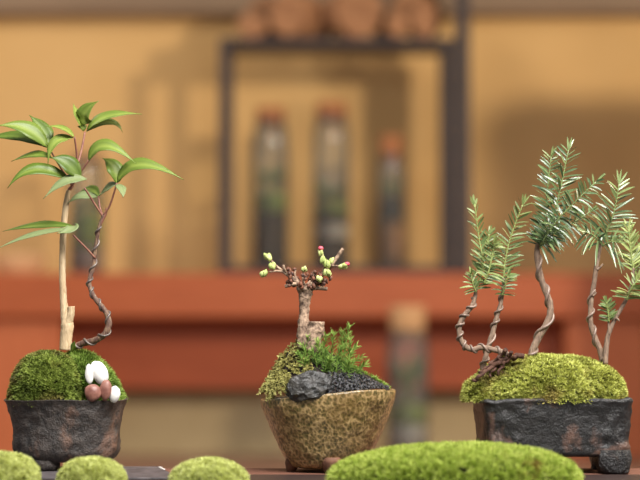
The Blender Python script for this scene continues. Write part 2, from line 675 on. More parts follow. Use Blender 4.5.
M_ROUGH_BARK = mat_plain('flaky bark', (84, 66, 56), (180, 152, 128), 300, 0.85, 0.2, 0.8, 0.002)
M_PETIOLE = mat_plain('purple leaf stalk', (118, 74, 66), (146, 100, 80), 200, 0.5, 0.4)
M_WIRE = mat_plain('dull aluminium wire', (92, 82, 78), (120, 108, 100), 200, 0.42, 0.6, metal=0.35)
M_WIRE_B = mat_plain('brown training wire', (104, 86, 76), (142, 120, 106), 200, 0.45, 0.6, metal=0.2)
M_ROOT = mat_plain('dark root', (58, 36, 28), (96, 66, 52), 300, 0.8, 0.3, 0.6, 0.001)
M_BUD = mat_green('green bud', [(0.0, (150, 168, 84)), (1.0, (216, 222, 150))], rough=0.5, trans=0.2)
M_BUDBROWN = mat_plain('brown bud scale', (50, 34, 30), (126, 78, 56), 300, 0.6, 0.4)
M_PINK = mat_plain('pink bud tip', (206, 70, 88), (224, 98, 112), 400, 0.5, 0.4)
M_WHITE = mat_plain('white pebble', (226, 222, 216), (240, 238, 234), 260, 0.55, 0.4, 0.1, 0.0005)
M_PEBBLE = mat_plain('brown pebble', (112, 70, 60), (152, 106, 92), 170, 0.45, 0.45, 0.15, 0.0005)
M_ROCK = mat_plain('black rock', (19, 18, 17), (64, 60, 56), 190, 0.42, 0.6, 1.0, 0.003)
M_GRIT = mat_plain('black grit', (9, 9, 10), (88, 86, 88), 420, 0.2, 1.0, lo=0.45, hi=0.62)  # light grey in the colour stands for glints on the black grains

# ------------------------------------------------------------------ the room behind
Y_WALL = 3.30 - D0
Y_CON = 3.05 - D0          # front of the console
V, F = box(-2.2, 2.6, Y_WALL, Y_WALL + 0.1, 0, 2.2)
structure(fix_normals(build('wall_back', V, F, M_WALL, smooth=False)))
V, F = box(-2.2, 2.6, -2.2, Y_WALL, -0.08, 0.0)
structure(fix_normals(build('floor', V, F, M_FLOOR, smooth=False)))
zt = P(320, 17, Y_WALL)[2]
V, F = box(-2.2, 2.6, Y_WALL - 0.03, Y_WALL, zt, zt + 0.12, 0.004)
structure(fix_normals(build('trim_1', V, F, M_TRIM, smooth=False)))
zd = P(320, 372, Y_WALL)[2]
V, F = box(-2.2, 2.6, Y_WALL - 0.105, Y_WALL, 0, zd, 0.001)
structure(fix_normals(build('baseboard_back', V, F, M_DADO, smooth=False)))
# unseen low block added right of the console to shade the back wall
V, F = box(0.655, 1.1, 1.42, 1.52, 0, 0.77, 0.004)
structure(fix_normals(build('shade_wall_right', V, F, M_WALL, smooth=False)))

# console table
z_top = P(320, 273, Y_CON)[2]
z_beam = P(320, 318, Y_CON)[2]
z_apron = P(320, 389, Y_CON + 0.085)[2]
con = thing('console_table', (0, Y_CON + 0.12, 0), 'long red-stained wooden console table against the ochre wall', 'table')
xl = P(62, 350, Y_CON + 0.015)[0]
xr = P(566, 350, Y_CON + 0.015)[0]
box_obj('tabletop', (-1.0, 1.0, Y_CON, Y_WALL - 0.007, z_beam, z_top), M_RED, con, 0.004)
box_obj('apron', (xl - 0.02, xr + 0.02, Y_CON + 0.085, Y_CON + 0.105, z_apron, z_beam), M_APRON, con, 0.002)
for x0, x1 in ((xl - 0.14, xl), (xr, xr + 0.14)):
    box_obj('leg', (x0, x1, Y_CON + 0.015, Y_CON + 0.10, 0, z_beam), M_LEGW, con, 0.004)
for x0, x1 in ((xl - 0.10, xl - 0.03), (xr + 0.03, xr + 0.10)):
    box_obj('leg', (x0, x1, Y_WALL - 0.138, Y_WALL - 0.108, 0, z_beam), M_LEGW, con, 0.004)

# steel display frame on the console
YF = Y_CON + 0.05
YB = YF + 0.078
fr = thing('display_stand', (P(330, 270, YF)[0], YF + 0.065, z_top), 'dark steel open box stand holding three corked glass bottles', 'display stand')
fx0, fx1 = P(219, 150, YF)[0], P(231, 150, YF)[0]
gx0, gx1 = P(443, 150, YF)[0], P(455, 150, YF)[0]
zt0, zt1 = P(330, 47, YF)[2], P(330, 38, YF)[2]
zb1 = z_top + 0.014
for y0 in (YF, YB):
    box_obj('upright', (fx0, fx1, y0, y0 + 0.018, z_top, zt0), M_STEEL, fr, 0.001)
    box_obj('upright', (gx0, gx1, y0, y0 + 0.018, z_top, zt0), M_STEEL, fr, 0.001)
box_obj('top_shelf', (fx0, gx1, YF, YB + 0.018, zt0, zt1), M_STEEL, fr, 0.001)
box_obj('base_plate', (fx1, gx0, YF, YB + 0.018, z_top, zb1), M_STEEL, fr, 0.001)
po = thing('steel_post', (P(463, 270, YF)[0], YF + 0.02, z_top), 'tall dark steel post rising from the console right of the box frame', 'post')
px0, px1 = P(456.5, 150, YF)[0], P(470, 150, YF)[0]
box_obj('shaft', (px0, px1, YF - 0.012, YF + 0.03, z_top + 0.006, 0.95), M_STEEL, po, 0.001)
box_obj('foot_plate', (px0 - 0.002, px1 + 0.012, YF - 0.02, YF + 0.05, z_top, z_top + 0.006), M_STEEL, po, 0.001)


def log(x0, x1, y0, y1, dy, rot, label, split=False, seed=0, dep=0.09):
    """a short log or split billet lying with its cut end to the front"""
    c = P((x0 + x1) / 2, (y0 + y1) / 2, dy)
    rx, rz = S((x1 - x0) / 2, dy), S((y1 - y0) / 2, dy)
    base = c.copy()
    base[2] = zt1
    t = thing('firewood_log', base, label, 'log', 'firewood on the frame')
    seg, rows = 20, 8
    V, F = [], []
    for i in range(rows):
        yy = dy + dep * i / (rows - 1)
        for k in range(seg):
            a = 2 * math.pi * k / seg
            q = 1 + 0.22 * mnoise.noise(Vector((math.cos(a) * 1.3 + seed, math.sin(a) * 1.3, i * 0.25)))
            ca, sa = math.cos(a + rot), math.sin(a + rot)
            V.append((c[0] + rx * q * ca + 0.004 * i * math.sin(seed), yy, c[2] + rz * q * sa))
    V = np.array(V)
    V[:, 2] = np.maximum(V[:, 2], zt1 + 0.0005)
    for i in range(rows - 1):
        for k in range(seg):
            k2 = (k + 1) % seg
            F.append((i * seg + k, (i + 1) * seg + k, (i + 1) * seg + k2, i * seg + k2))
    F.append(tuple(range((rows - 1) * seg, rows * seg)))
    fix_normals(build('bark', V, F, M_SPLIT if split else M_BARK_LOG, t))
    E = np.vstack([V[:seg], [[c[0], dy - 0.004, c[2]]]])
    fix_normals(build('cut_end', E, [(k, (k + 1) % seg, seg) for k in range(seg)], M_SPLIT, t))


log(236, 268, 14, 38, YF + 0.002, 0.2, 'leftmost small dark firewood log lying on the steel frame top', seed=1, dep=0.038)
log(270, 305, -10, 38, YF + 0.002, 0.5, 'large orange split log, left of the dark gap on the frame', True, seed=2, dep=0.038)
log(292, 338, -2, 38, YF + 0.052, 0.1, 'dark bark log set back in the middle of the frame top', seed=3, dep=0.038)
log(336, 384, -14, 38, YF + 0.002, 0.9, 'widest pale split log right of the dark gap on the frame', True, seed=4, dep=0.038)
log(386, 411, 10, 38, YF + 0.004, 0.3, 'narrow dark log between two pale logs on the frame', seed=5, dep=0.038)
log(412, 437, -2, 38, YF + 0.002, 0.4, 'rightmost firewood log on the frame beside the steel post', True, seed=6, dep=0.038)
log(246, 288, -6, 38, YF + 0.052, 0.7, 'dark log set back behind the leftmost small log on the frame', seed=7, dep=0.038)
log(392, 432, -14, 38, YF + 0.052, 0.2, 'dark log set back behind the narrow one on the frame', seed=8, dep=0.038)


def bottle(x0, x1, y_cork0, y_cork1, y_bot, dy, z0, label, layers, cork, plant=None, group='corked glass bottles'):
    c = P((x0 + x1) / 2, y_bot, dy)
    cx, cy = c[0], dy
    r = S((x1 - x0) / 2, dy)
    zc0, zc1 = P(320, y_cork1, dy)[2], P(320, y_cork0, dy)[2]
    t = thing('glass_bottle', (cx, cy, z0), label, 'bottle', group)
    h = zc0 - z0
    rn = r * 0.86
    prof = [(r * 0.9, z0), (r, z0 + 0.006), (r, z0 + h * 0.84), (r * 0.97, z0 + h * 0.9), (rn, z0 + h * 0.97), (rn, z0 + h), (rn + 0.002, z0 + h), (rn + 0.002, z0 + h + 0.002),
            (rn - 0.002, z0 + h + 0.002), (rn - 0.0025, z0 + h * 0.97)]
    V, F = lathe(cx, cy, prof, 32, True, False)
    build('glass_body', V, F, M_GLASS, t)
    V, F = lathe(cx, cy, [(rn * 0.9, zc0 - 0.012), (rn * 0.96, zc0 + 0.003), (rn * 1.0, zc1 - 0.002), (rn * 0.93, zc1)], 24)
    build('cork', V, F, cork, t)
    z = z0 + 0.004
    for nm, y_top, m in layers:
        zz = P(320, y_top, dy)[2]
        n = 8
        prof = [(r * 0.955, z), (r * 0.955, zz - 0.003), (r * 0.7, zz), (0.001, zz + 0.003)]
        V, F = lathe(cx, cy, prof, 24)
        for i in range(len(V)):
            V[i, 2] += 0.003 * mnoise.noise(Vector(V[i] * 90)) if V[i, 2] > z + 0.001 else 0
        build(nm, V, F, m, t)
        z = zz + 0.0005
    if plant:
        y_pt, tone = plant
        ztop = P(320, y_pt, dy)[2]
        mb = MB()
        for k in range(14):
            a = random.uniform(0, 6.28)
            p0 = np.array([cx, cy, z])
            hh = (ztop - z) * random.uniform(0.6, 1)
            p1 = p0 + np.array([math.cos(a) * r * 0.35, math.sin(a) * r * 0.35, hh * 0.6])
            p2 = p0 + np.array([math.cos(a) * r * 0.8, math.sin(a) * r * 0.8, hh])
            pa = catmull([p0, p1, p2], 4)
            V, F = tube(pa, [0.001, 0.0006], 5)
            mb.add(V, F, 0.4)
            for q in range(4):
                V, F = strip(pa[3 + q], np.array([random.gauss(0, 1), random.gauss(0, 1), 0.5]), r * 0.45, r * 0.22, np.array([0, -0.6, 0.8]))
                V = np.asarray(V)
                dxy = V[:, :2] - np.array([cx, cy])
                rr = np.linalg.norm(dxy, axis=1)
                k_ = np.minimum(1, r * 0.92 / np.maximum(rr, 1e-6))
                V[:, :2] = np.array([cx, cy]) + dxy * k_[:, None]
                mb.add(V, F, random.random())
        mb.build('plant', tone, t)
    return t


bottle(253, 288, 108, 121, 257, YF + 0.045, zb1 + 0.0004, 'left corked glass bottle inside the dark steel frame',
       [('dark_gravel', 212, M_SOIL), ('moss_layer', 192, M_BGMOSS)], M_CORK, (165, M_SHOOT))
bottle(313, 350, 103, 117, 257, YF + 0.045, zb1 + 0.0004, 'middle and tallest corked glass bottle inside the dark steel frame',
       [('dark_soil', 238, M_SOIL), ('pale_gravel', 225, M_PALEGRAVEL), ('dark_gravel', 214, M_SOIL), ('moss_layer', 203, M_BGMOSS)], M_CORK, (185, M_SHOOT))
bottle(378, 405, 136, 156, 260, YF + 0.045, zb1 + 0.0004, 'shortest corked glass bottle, nearest the post inside the steel frame',
       [('tan_sand', 222, M_TAN), ('dark_gravel', 196, M_SOIL)], M_CORK, (180, M_BGMOSS))
bottle(69, 104, 150, 160, 268, YF + 0.06, z_top, 'faint glass bottle on the console behind the left bonsai stem',
       [('pale_gravel', 248, M_GREYPOT), ('moss_layer', 214, M_BGMOSS)], M_CORK2, (196, M_BGMOSS))
YBOT = 2.88 - D0
bottle(387, 429, 306, 331, 466, YBOT, 0.0, 'tall corked glass bottle standing on the floor in front of the console',
       [('tan_sand', 446, M_TAN), ('pale_gravel', 424, M_PALEGRAVEL), ('moss_layer', 404, M_BGMOSS)], M_CORK2, (352, M_SHOOT))

# beige dish at the left end of the console
c = P(17, 270, YF + 0.03)
dish = thing('ceramic_dish', (c[0], YF + 0.06, z_top), 'beige ceramic dish at the left end of the red console', 'dish')
r = S(29, YF)
V, F = lathe(c[0], YF + 0.06, [(r * 0.7, z_top), (r * 0.74, z_top + 0.004), (r, z_top + 0.03), (r, z_top + 0.033), (r * 0.94, z_top + 0.033), (r * 0.7, z_top + 0.01), (0.002, z_top + 0.008)], 32)
build('bowl', V, F, M_BEIGE, dish)
V, F = lathe(c[0], YF + 0.06, [(r * 0.72, z_top + 0.0102), (r * 0.9, z_top + 0.031), (r * 0.5, z_top + 0.036), (0.002, z_top + 0.037)], 24)
build('sand_filling', V, F, M_BEIGE, dish)

# ------------------------------------------------------------------ the bench
bench = thing('display_bench', (0, -0.1, 0), 'low dark brown wooden bench under the bonsai pots and moss', 'bench')
YE = (CAM_Z - BENCH_Z) / ((467.2 - 330) / FPX) - D0        # far edge
YJ = (CAM_Z - BENCH_Z) / ((473.3 - 330) / FPX) - D0        # joint between the boards
box_obj('front_board', (-0.75, 0.75, -0.34, YJ - 0.0004, BENCH_Z - 0.025, BENCH_Z), M_BENCH, bench, 0.0008)
box_obj('rear_board', (-0.75, 0.75, YJ + 0.0004, YE, BENCH_Z - 0.025, BENCH_Z), M_BENCH2, bench, 0.0015)
for sx in (-1, 1):
    for yy in (-0.31, YE - 0.03):
        box_obj('leg', (sx * 0.68 - 0.02, sx * 0.68 + 0.02, yy - 0.01, yy + 0.03, 0, BENCH_Z - 0.025), M_BENCH, bench, 0.002)

# slate slab under the left pot
YS = YE - 0.004
xs = P(156.5, 474, 0.0)[0]
x_s0 = P(-60, 474, 0)[0]
slab = thing('slate_slab', ((x_s0 + xs) / 2, -0.02, BENCH_Z), 'thin dark grey slate slab under the dark round pot, ending beside the round moss', 'slab')
SL = 0.0016
mb = MB()
V, F = box(x_s0, xs, -0.075, YS, BENCH_Z, BENCH_Z + SL, 0.0004)
V[:, 0] += np.where(V[:, 0] > xs - 0.01, (YS - V[:, 1]) * 0.22, 0.0)
o = fix_normals(build('slab_body', V, F, M_SLATE, slab, smooth=False))
V, F = blob((0, 0, 0), (0.0014, 0.016, 0.0013), 0.4, 2.0, 2, 5)  # pale sliver painted in for the light caught by the slab end
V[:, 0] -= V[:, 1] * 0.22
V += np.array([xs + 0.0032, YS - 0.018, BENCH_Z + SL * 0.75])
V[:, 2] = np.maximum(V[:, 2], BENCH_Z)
build('painted_glint', V, F, M_PALEGRAVEL, slab)['label'] = 'pale painted glint along the end of the slab'


def superell(a, n):
    c, s = math.cos(a), math.sin(a)
    return math.copysign(abs(c) ** (2 / n), c), math.copysign(abs(s) ** (2 / n), s)


def pot_mesh(prof, depth_ratio, n, rim_fn, rot=0.0, seg=96, sub=4, wall=0.0035, inner_drop=0.003, noise_amp=0.0008, nscale=120, cy=0.0, lump=None, bottom_shift=None):
    """prof: (x_center, half_width, z) from the rim down; a pot with a wall and a hollow mouth"""
    P_ = catmull(np.array(prof), sub)
    rows = []
    zt = P_[0][2]
    top = P_[0]
    for (xc, hw, z), dr in [((top[0], top[1] - wall * 1.0, zt - inner_drop), 1), ((top[0], top[1] - wall, zt - 0.002), 1), ((top[0], top[1] - wall * 0.75, zt - 0.0002), 1), ((top[0], top[1] - wall * 0.3, zt + 0.0003), 1)]:
        rows.append((xc, hw, z))
    rows += [tuple(q) for q in P_]
    V, F = [], []
    zb = P_[-1][2]
    for (xc, hw, z) in rows:
        k_ = np.clip((z - zb) / (zt - zb), 0, 1)
        for k in range(seg):
            a = 2 * math.pi * k / seg
            c, s = superell(a, n)
            x, y = hw * c, hw * depth_ratio * s
            xr, yr = x * math.cos(rot) - y * math.sin(rot), x * math.sin(rot) + y * math.cos(rot)
            p = np.array([xc + xr, cy + yr, z])
            p[2] += rim_fn(a + rot) * k_ ** 2
            d = np.array([math.cos(a + rot), math.sin(a + rot), 0])
            q = Vector(p * nscale)
            f = mnoise.noise(q) + 0.6 * mnoise.noise(q * 2.3)
            if lump:
                f += lump(p, a)
            p += d * f * noise_amp * (1 - 0.55 * np.clip((k_ - 0.8) / 0.2, 0, 1))
            V.append(p)
    m = len(rows)
    for i in range(m - 1):
        for k in range(seg):
            k2 = (k + 1) % seg
            F.append((i * seg + k, (i + 1) * seg + k, (i + 1) * seg + k2, i * seg + k2))
    F.append(tuple(range((m - 1) * seg, m * seg))[::-1])
    return np.array(V), F


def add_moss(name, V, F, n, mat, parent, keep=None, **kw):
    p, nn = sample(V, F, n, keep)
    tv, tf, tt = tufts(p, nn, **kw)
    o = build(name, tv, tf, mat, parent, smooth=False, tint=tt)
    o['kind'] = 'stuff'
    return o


# ================================================================== left bonsai
ZL = BENCH_Z + SL
root = P(66, 460, 0)
bl = thing('potted_bonsai', (root[0], 0, ZL), 'leafy two-stemmed bonsai with big green leaves in a dark flared round pot', 'bonsai', 'potted bonsai on the bench')


def prof_of(rows):
    return [(P((a + b) / 2, y)[0], S((b - a) / 2), P(320, y)[2]) for (y, a, b) in rows]


rowsA = [(399, 5, 127), (401, 6.5, 126), (407, 9.5, 124), (417, 12.5, 121.5), (430, 14, 119.5), (441, 13.5, 119.5), (450, 15, 119), (456, 19, 116), (460, 26, 110)]
lumpA = lambda p, a: 0.9 * math.exp(-((a - 4.95) / 0.09) ** 2) - 0.8 * math.exp(-((a - 4.3) / 0.35) ** 2) + 1.4 * mnoise.noise(Vector(p * 45))
V, F = pot_mesh(prof_of(rowsA), 0.86, 2.35, lambda a: 0.0004 * math.sin(3 * a) + 0.0002 * math.sin(7 * a), noise_amp=0.0011, nscale=160, lump=lumpA, wall=0.003)
potA = build('pot', V, F, M_POT_A, bl)
zfoot = P(320, 458)[2]
for ang, rr in ((-math.pi / 2 - 0.45, 24), (math.radians(40), 26), (math.radians(140), 26)):
    cx, cy = root[0] + S(rr) * math.cos(ang) * 1.2 - S(4), S(rr + 6) * math.sin(ang)
    V, F = blob((cx, cy, (ZL + zfoot) / 2 + 0.001), (S(14), S(12), (zfoot - ZL) / 2 + 0.003), 0.22, 1.8, 3, ang)
    V[:, 2] = np.maximum(V[:, 2], ZL)
    build('foot', V, F, M_POT_A, potA)
zr = P(320, 400)[2]
V, F = lathe(root[0], 0, [(S(55), zr - 0.006), (S(50), zr - 0.002), (S(20), zr + 0.002), (0.001, zr + 0.003)], 40)
V[:, 1] *= 0.8
build('soil', V, F, M_SOIL, bl)

mossA = thing_part = None
cA = P(47.5, 400, -0.004)
VA, FA = dome((cA[0], cA[1], cA[2] - 0.002), S(36), S(38), P(320, 349.5)[2] - cA[2], 0.85, 0.9, amp=0.03, seed=1)
mA = build('moss_mound', VA, FA, M_MOSSBED, bl)
add_moss('moss_fronds', VA, FA, 4000, M_MOSS_A, mA, lambda p, n: (p[:, 1] < 0.03), blades=6, length=0.0028, width=0.00095, spread=0.75, up=0.25)
cA2 = P(95, 400, 0.008)
VA2, FA2 = dome((cA2[0], cA2[1], cA2[2] - 0.002), S(26.5), S(27), P(320, 351, 0.008)[2] - cA2[2], 0.95, 0.95, amp=0.05, seed=4,
                shape=lambda p: p + np.array([-(p[2] - cA2[2]) * 0.35, 0, 0]))
mA2 = build('moss_mound', VA2, FA2, M_MOSSBED, bl)
mA2['label'] = 'smaller spiky moss mound behind the pebbles'
add_moss('moss_fronds', VA2, FA2, 2600, M_MOSS_A2, mA2, lambda p, n: (p[:, 1] < 0.035), blades=6, length=0.0042, width=0.0009, spread=0.55, up=0.45)

# straight cut trunk
q = lambda x, y, dy=0.0: P(x, y, dy)
path = catmull([q(65.5, 350), q(66, 338), q(67.3, 326), q(66, 318), q(64, 305), q(62.8, 285), q(62.4, 262), q(63.2, 235), q(65.2, 212), q(67, 198), q(68.5, 190)], 8)
V, F = tube(path, [S(6.2), S(6.0), S(6.6), S(5.4), S(3.7), S(3.3), S(3.3), S(3.3), S(3.2), S(2.8), S(2.0)], 12, 0.10, 320)
tr = build('trunk', V, F, M_TAN_BARK, bl)
path = catmull([q(66.5, 325, -0.001), q(69.5, 318, -0.0015), q(71.2, 312, -0.002), q(71, 306.5, -0.002)], 6)
V, F = tube(path, [S(4.5), S(4.2), S(3.8), S(3.5)], 12, 0.12, 320)
build('cut_stub', V, F, M_TAN_BARK, tr)
# upper green purple stem and its leaf stalks
mb = MB()
for pts, r0, r1 in (
        ([q(68.5, 190), q(72, 186), q(75.5, 176), q(78, 163)], 1.9, 1.3),
        ([q(78, 163), q(81.5, 150, 0.003), q(85, 132, 0.006)], 1.2, 1.0),
        ([q(77, 166), q(76.5, 152, -0.004), q(74.5, 137, -0.009)], 1.1, 0.9),
        ([q(76, 176), q(82, 170, -0.003), q(89, 160, -0.006)], 1.1, 0.9),
        ([q(72, 186), q(68, 178, -0.004), q(62, 170, -0.007), q(49, 148, -0.012)], 1.0, 0.8),
        ([q(73, 184), q(76, 180, -0.006), q(80, 178, -0.010)], 1.0, 0.9)):
    V, F = tube(catmull(pts, 6), [S(r0), S(r1)], 8)
    build('leaf_stalk', V, F, M_PETIOLE, tr)

# S shaped wired stem
SP = [q(74, 347, 0.002), q(82, 343.5, 0.0), q(94, 340.5, -0.003), q(104, 335, -0.005), q(109, 325, -0.005), q(107.5, 315, -0.004), q(103, 308, -0.003), q(96, 299.5, -0.002), q(90.5, 289, 0), q(89.5, 280, 0.001),
      q(93.5, 266, 0.002), q(95.3, 250, 0.002), q(97.5, 236, 0.001), q(99.5, 226, 0), q(103.5, 215, 0)]
RP = [S(3.2), S(3.1), S(3.2), S(3.1), S(3.0), S(2.8), S(2.6), S(2.5), S(2.3), S(2.2), S(2.1), S(2.0), S(1.9), S(1.8), S(1.5)]
path = catmull(SP, 8)
V, F = tube(path, RP, 12, 0.08, 300)
st = build('stem', V, F, M_STEMBARK, bl)
hx = helix(path[:int(len(path) * 0.93)], [r + S(0.6) for r in RP], 9.5, 0.6)
V, F = tube(hx, S(1.05), 8)
build('wire', V, F, M_WIRE, st)
mb = MB()
for pts, r0, r1 in (
        ([q(103.5, 215), q(110, 205, -0.002), q(117, 183, -0.005)], 1.1, 0.9),
        ([q(103, 216), q(100, 208, 0.003), q(98.5, 196, 0.006)], 1.1, 0.9),
        ([q(103, 217), q(94, 203, -0.004), q(84.5, 188, -0.010)], 1.0, 0.9),
        ([q(99, 227), q(102.5, 220), q(106, 213), q(106.5, 208)], 1.6, 1.2),
        ([q(95, 258, 0.001), q(85, 247, -0.003), q(73, 235, -0.008)], 1.1, 0.9)):
    V, F = tube(catmull(pts, 6), [S(r0), S(r1)], 8)
    build('leaf_stalk', V, F, M_PETIOLE, st)


def leaf(parent, pts, w, tilt=35, mat=None, tone=0.5, fold=0.28, dys=(0, 0, 0), peak=0.42, flip=1):
    """a long pointed leaf: pts are its base, its middle and its tip"""
    ctl = [P(x, y, d) for (x, y), d in zip(pts, dys)]
    n = 15
    t = np.linspace(0, 1, n)[:, None]
    # quadratic through the middle point
    mid = 2 * ctl[1] - 0.5 * (ctl[0] + ctl[2])
    c = ctl[0] * (1 - t) ** 2 + 2 * mid * t * (1 - t) + ctl[2] * t ** 2
    T = unit(np.gradient(c, axis=0))
    W = S(w) * 1.13
    V, F, TT = [], [], []
    for i in range(n):
        u = i / (n - 1)
        if u < peak:
            ww = math.sin(u / peak * math.pi / 2) ** 0.8
        else:
            ww = math.cos((u - peak) / (1 - peak) * math.pi / 2) ** 1.45
        ww = max(ww, 0.03) * W / 2 / max(0.35, math.cos(math.radians(tilt)))
        inpl = unit(np.cross(np.array([0, -1.0, 0]), T[i]))
        if inpl[2] < 0:
            inpl = -inpl
        dep = unit(np.cross(T[i], inpl))
        if dep[1] < 0:
            dep = -dep
        a = math.radians(tilt)
        side = inpl * math.cos(a) + dep * math.sin(a)
        nrm = unit(np.cross(side, T[i]))
        if nrm[2] < 0:
            nrm = -nrm
        wav = 0.05 * math.sin(u * 17 + w)
        for k, s in enumerate((-1, -0.5, 0, 0.5, 1)):
            V.append(c[i] + side * s * ww * (1 + wav * (abs(s) > 0.9)) + nrm * (fold * ww * abs(s) ** 1.3) * flip)
            TT.append(np.clip(tone + (0.28 if s == 0 else 0) + 0.12 * mnoise.noise(Vector((u * 4, s, w))), 0, 1))
    for i in range(n - 1):
        for k in range(4):
            F.append((i * 5 + k, i * 5 + k + 1, i * 5 + k + 6, i * 5 + k + 5))
    o = build('leaf', V, F, mat or M_LEAF, parent, tint=TT)
    sm = o.modifiers.new('thickness', 'SOLIDIFY')
    sm.thickness = 0.00025
    return o


def Z1(*pts):
    return [(x * 0.3125, 80 + y * 0.3125) for x, y in pts]


def Z2(*pts):
    return [(x * 0.3125, 200 + y * 0.3125) for x, y in pts]


G = M_LEAF
PL = M_LEAF_PALE
for par, pts, w, tilt, mat, tone, dys in (
        (tr, Z1((268, 164), (272, 108), (317, 67)), 14.5, 30, G, .62, (.006, .004, .000)),
        (tr, Z1((266, 160), (248, 115), (235, 76)), 6.5, 62, G, .8, (.006, .009, .014)),
        (tr, Z1((278, 164), (345, 118), (455, 110)), 9, 50, G, .62, (.006, .006, .010)),
        (tr, Z1((276, 166), (352, 136), (392, 168)), 6.5, 40, G, .72, (.006, .012, .016)),
        (tr, Z1((152, 216), (85, 158), (-10, 146)), 13.5, 38, G, .6, (-.012, -.016, -.020)),
        (tr, Z1((156, 212), (136, 160), (94, 112)), 14, 25, G, .42, (-.012, -.007, -.003)),
        (tr, Z1((150, 216), (60, 182), (-60, 188)), 10, 40, G, .35, (-.012, -.006, -.002)),
        (tr, Z1((238, 184), (200, 156), (146, 148)), 4.5, 62, G, .75, (-.009, -.013, -.016)),
        (tr, Z1((234, 184), (176, 202), (153, 268)), 9.5, 35, G, .72, (-.009, -.016, -.022)),
        (tr, Z1((258, 316), (214, 268), (160, 248)), 14.5, 32, G, .3, (-.010, -.014, -.016)),
        (tr, Z1((166, 250), (110, 240), (36, 260)), 6.5, 48, G, .5, (-.015, -.012, -.010)),
        (tr, Z1((226, 320), (110, 288), (24, 346)), 11, 38, G, .45, (-.012, -.018, -.024)),
        (tr, Z1((284, 262), (338, 212), (437, 270)), 11.5, 38, G, .6, (-.006, -.010, -.014)),
        (st, Z1((278, 318), (210, 326), (138, 380)), 9, 40, PL, .5, (-.012, -.018, -.026)),
        (st, Z1((374, 332), (364, 280), (328, 250)), 14, 30, G, .55, (-.005, -.003, .001)),
        (st, Z1((376, 330), (450, 272), (588, 320)), 11.5, 36, G, .58, (-.005, -.010, -.016)),
        (st, Z1((374, 334), (348, 344), (316, 372)), 6.5, 45, PL, .5, (-.005, -.001, .004)),
        (st, Z1((376, 334), (388, 352), (394, 378)), 7, 40, PL, .6, (-.005, -.012, -.016)),
        (st, Z1((316, 374), (292, 350), (258, 356)), 7.5, 40, G, .55, (.006, .010, .014)),
        (st, Z1((314, 374), (262, 372), (216, 394)), 7.5, 42, PL, .4, (.006, .002, -.004)),
        (st, Z2((236, 84), (125, 82), (8, 100)), 6.5, 50, G, .42, (-.008, -.003, .002)),
        (st, Z2((238, 92), (110, 112), (-10, 156)), 5.0, 55, PL, .45, (-.008, -.016, -.024)),
        (st, Z2((241, 76), (226, 94), (182, 106)), 9, 35, PL, .6, (-.008, -.015, -.018))):
    o = leaf(par, pts, w, tilt, mat, tone, dys=dys)
    if mat is PL:
        o['label'] = 'leaf showing its pale grey-green underside'
leaf(bl, [(72, 352), (73, 346), (75, 341)], 5, 25, G, .5, dys=(-.014, -.016, -.018))

# pebbles on the moss
peb = []
for x, y, w, h, rot, m, lab, sd, dy in (
        (89.3, 374, 4.0, 10.2, 0.05, M_WHITE, 'slim upright white pebble, left of the two tall white ones on the moss', 1, -0.0255),
        (99.5, 372.5, 7.4, 12.6, 0.42, M_WHITE, 'largest white pebble leaning against the moss above the brown pebbles', 2, -0.0235),
        (93, 392.6, 7.9, 8.7, 0.3, M_PEBBLE, 'round reddish brown pebble under the slim white one', 3, -0.032),
        (105.8, 390.2, 6.0, 10.3, -0.1, M_PEBBLE, 'upright reddish brown pebble between the round one and a white one', 4, -0.0305),
        (114.3, 394.0, 5.8, 8.0, -0.12, M_WHITE, 'small white pebble at the pot rim, furthest right', 5, -0.026)):
    c = P(x, y, dy)
    V, F = blob(c, (S(w), S(w) * 0.75, S(h)), 0.13, 1.0, 3, sd, rot)
    tag(build('pebble', V, F, m), lab, 'pebble', 'pebbles on the moss of the leafy bonsai')

# ================================================================== middle bonsai
root = P(328, 466, 0)
bm_ = thing('potted_bonsai', (root[0], 0, BENCH_Z), 'small budding bonsai with a stubby trunk in an olive crackle-glazed bowl', 'bonsai', 'potted bonsai on the bench')
rowsB = [(394.5, 261.5, 395), (396, 261, 395.5), (403, 262, 394.5), (412, 265.5, 391), (425, 270.5, 385.5), (440, 276.5, 378.5), (452, 282, 372), (460, 287, 366), (465.5, 292, 360), (467.5, 300, 352)]
# rim: low on the left, high on the right, a small dip at the front left
def rimB(a):
    x = math.cos(a)
    f = max(0.0, -math.sin(a))
    return S(4.6) * x + S(1.6) * f * math.sin(3.2 * x + 0.6) + S(2.2) * f + S(0.6) * math.sin(5 * a)
V, F = pot_mesh(prof_of(rowsB), 0.9, 2.25, rimB, noise_amp=0.0009, nscale=100, wall=0.0034, inner_drop=0.005)
potB = build('pot', V, F, M_POT_B, bm_)
for x0, x1, dy in ((286, 301, -0.004), (321, 342, -0.022), (352, 366, 0.012)):
    b = P((x0 + x1) / 2, 461, dy)
    hw = S((x1 - x0) / 2)
    V, F = [], []
    for i, (z, k) in enumerate(((P(320, 457, dy)[2], 1.0), (P(320, 463, dy)[2], 1.0), (BENCH_Z + 0.0015, 0.72), (BENCH_Z, 0.55))):
        for j in range(16):
            a = 2 * math.pi * j / 16
            V.append((b[0] + hw * k * math.cos(a) - (0.002 if x0 == 286 else 0) * (i / 3), dy + 0.007 * k * math.sin(a), z))
    for i in range(3):
        for j in range(16):
            j2 = (j + 1) % 16
            F.append((i * 16 + j, (i + 1) * 16 + j, (i + 1) * 16 + j2, i * 16 + j2))
    F += [tuple(range(16)), tuple(range(48, 64))[::-1]]
    fix_normals(build('foot', V, F, M_FOOT_B, potB))['label'] = 'unglazed brown clay foot'

zr = P(320, 397)[2]


def soilB(p):
    # slopes from the moss peak down to the right rim
    return p


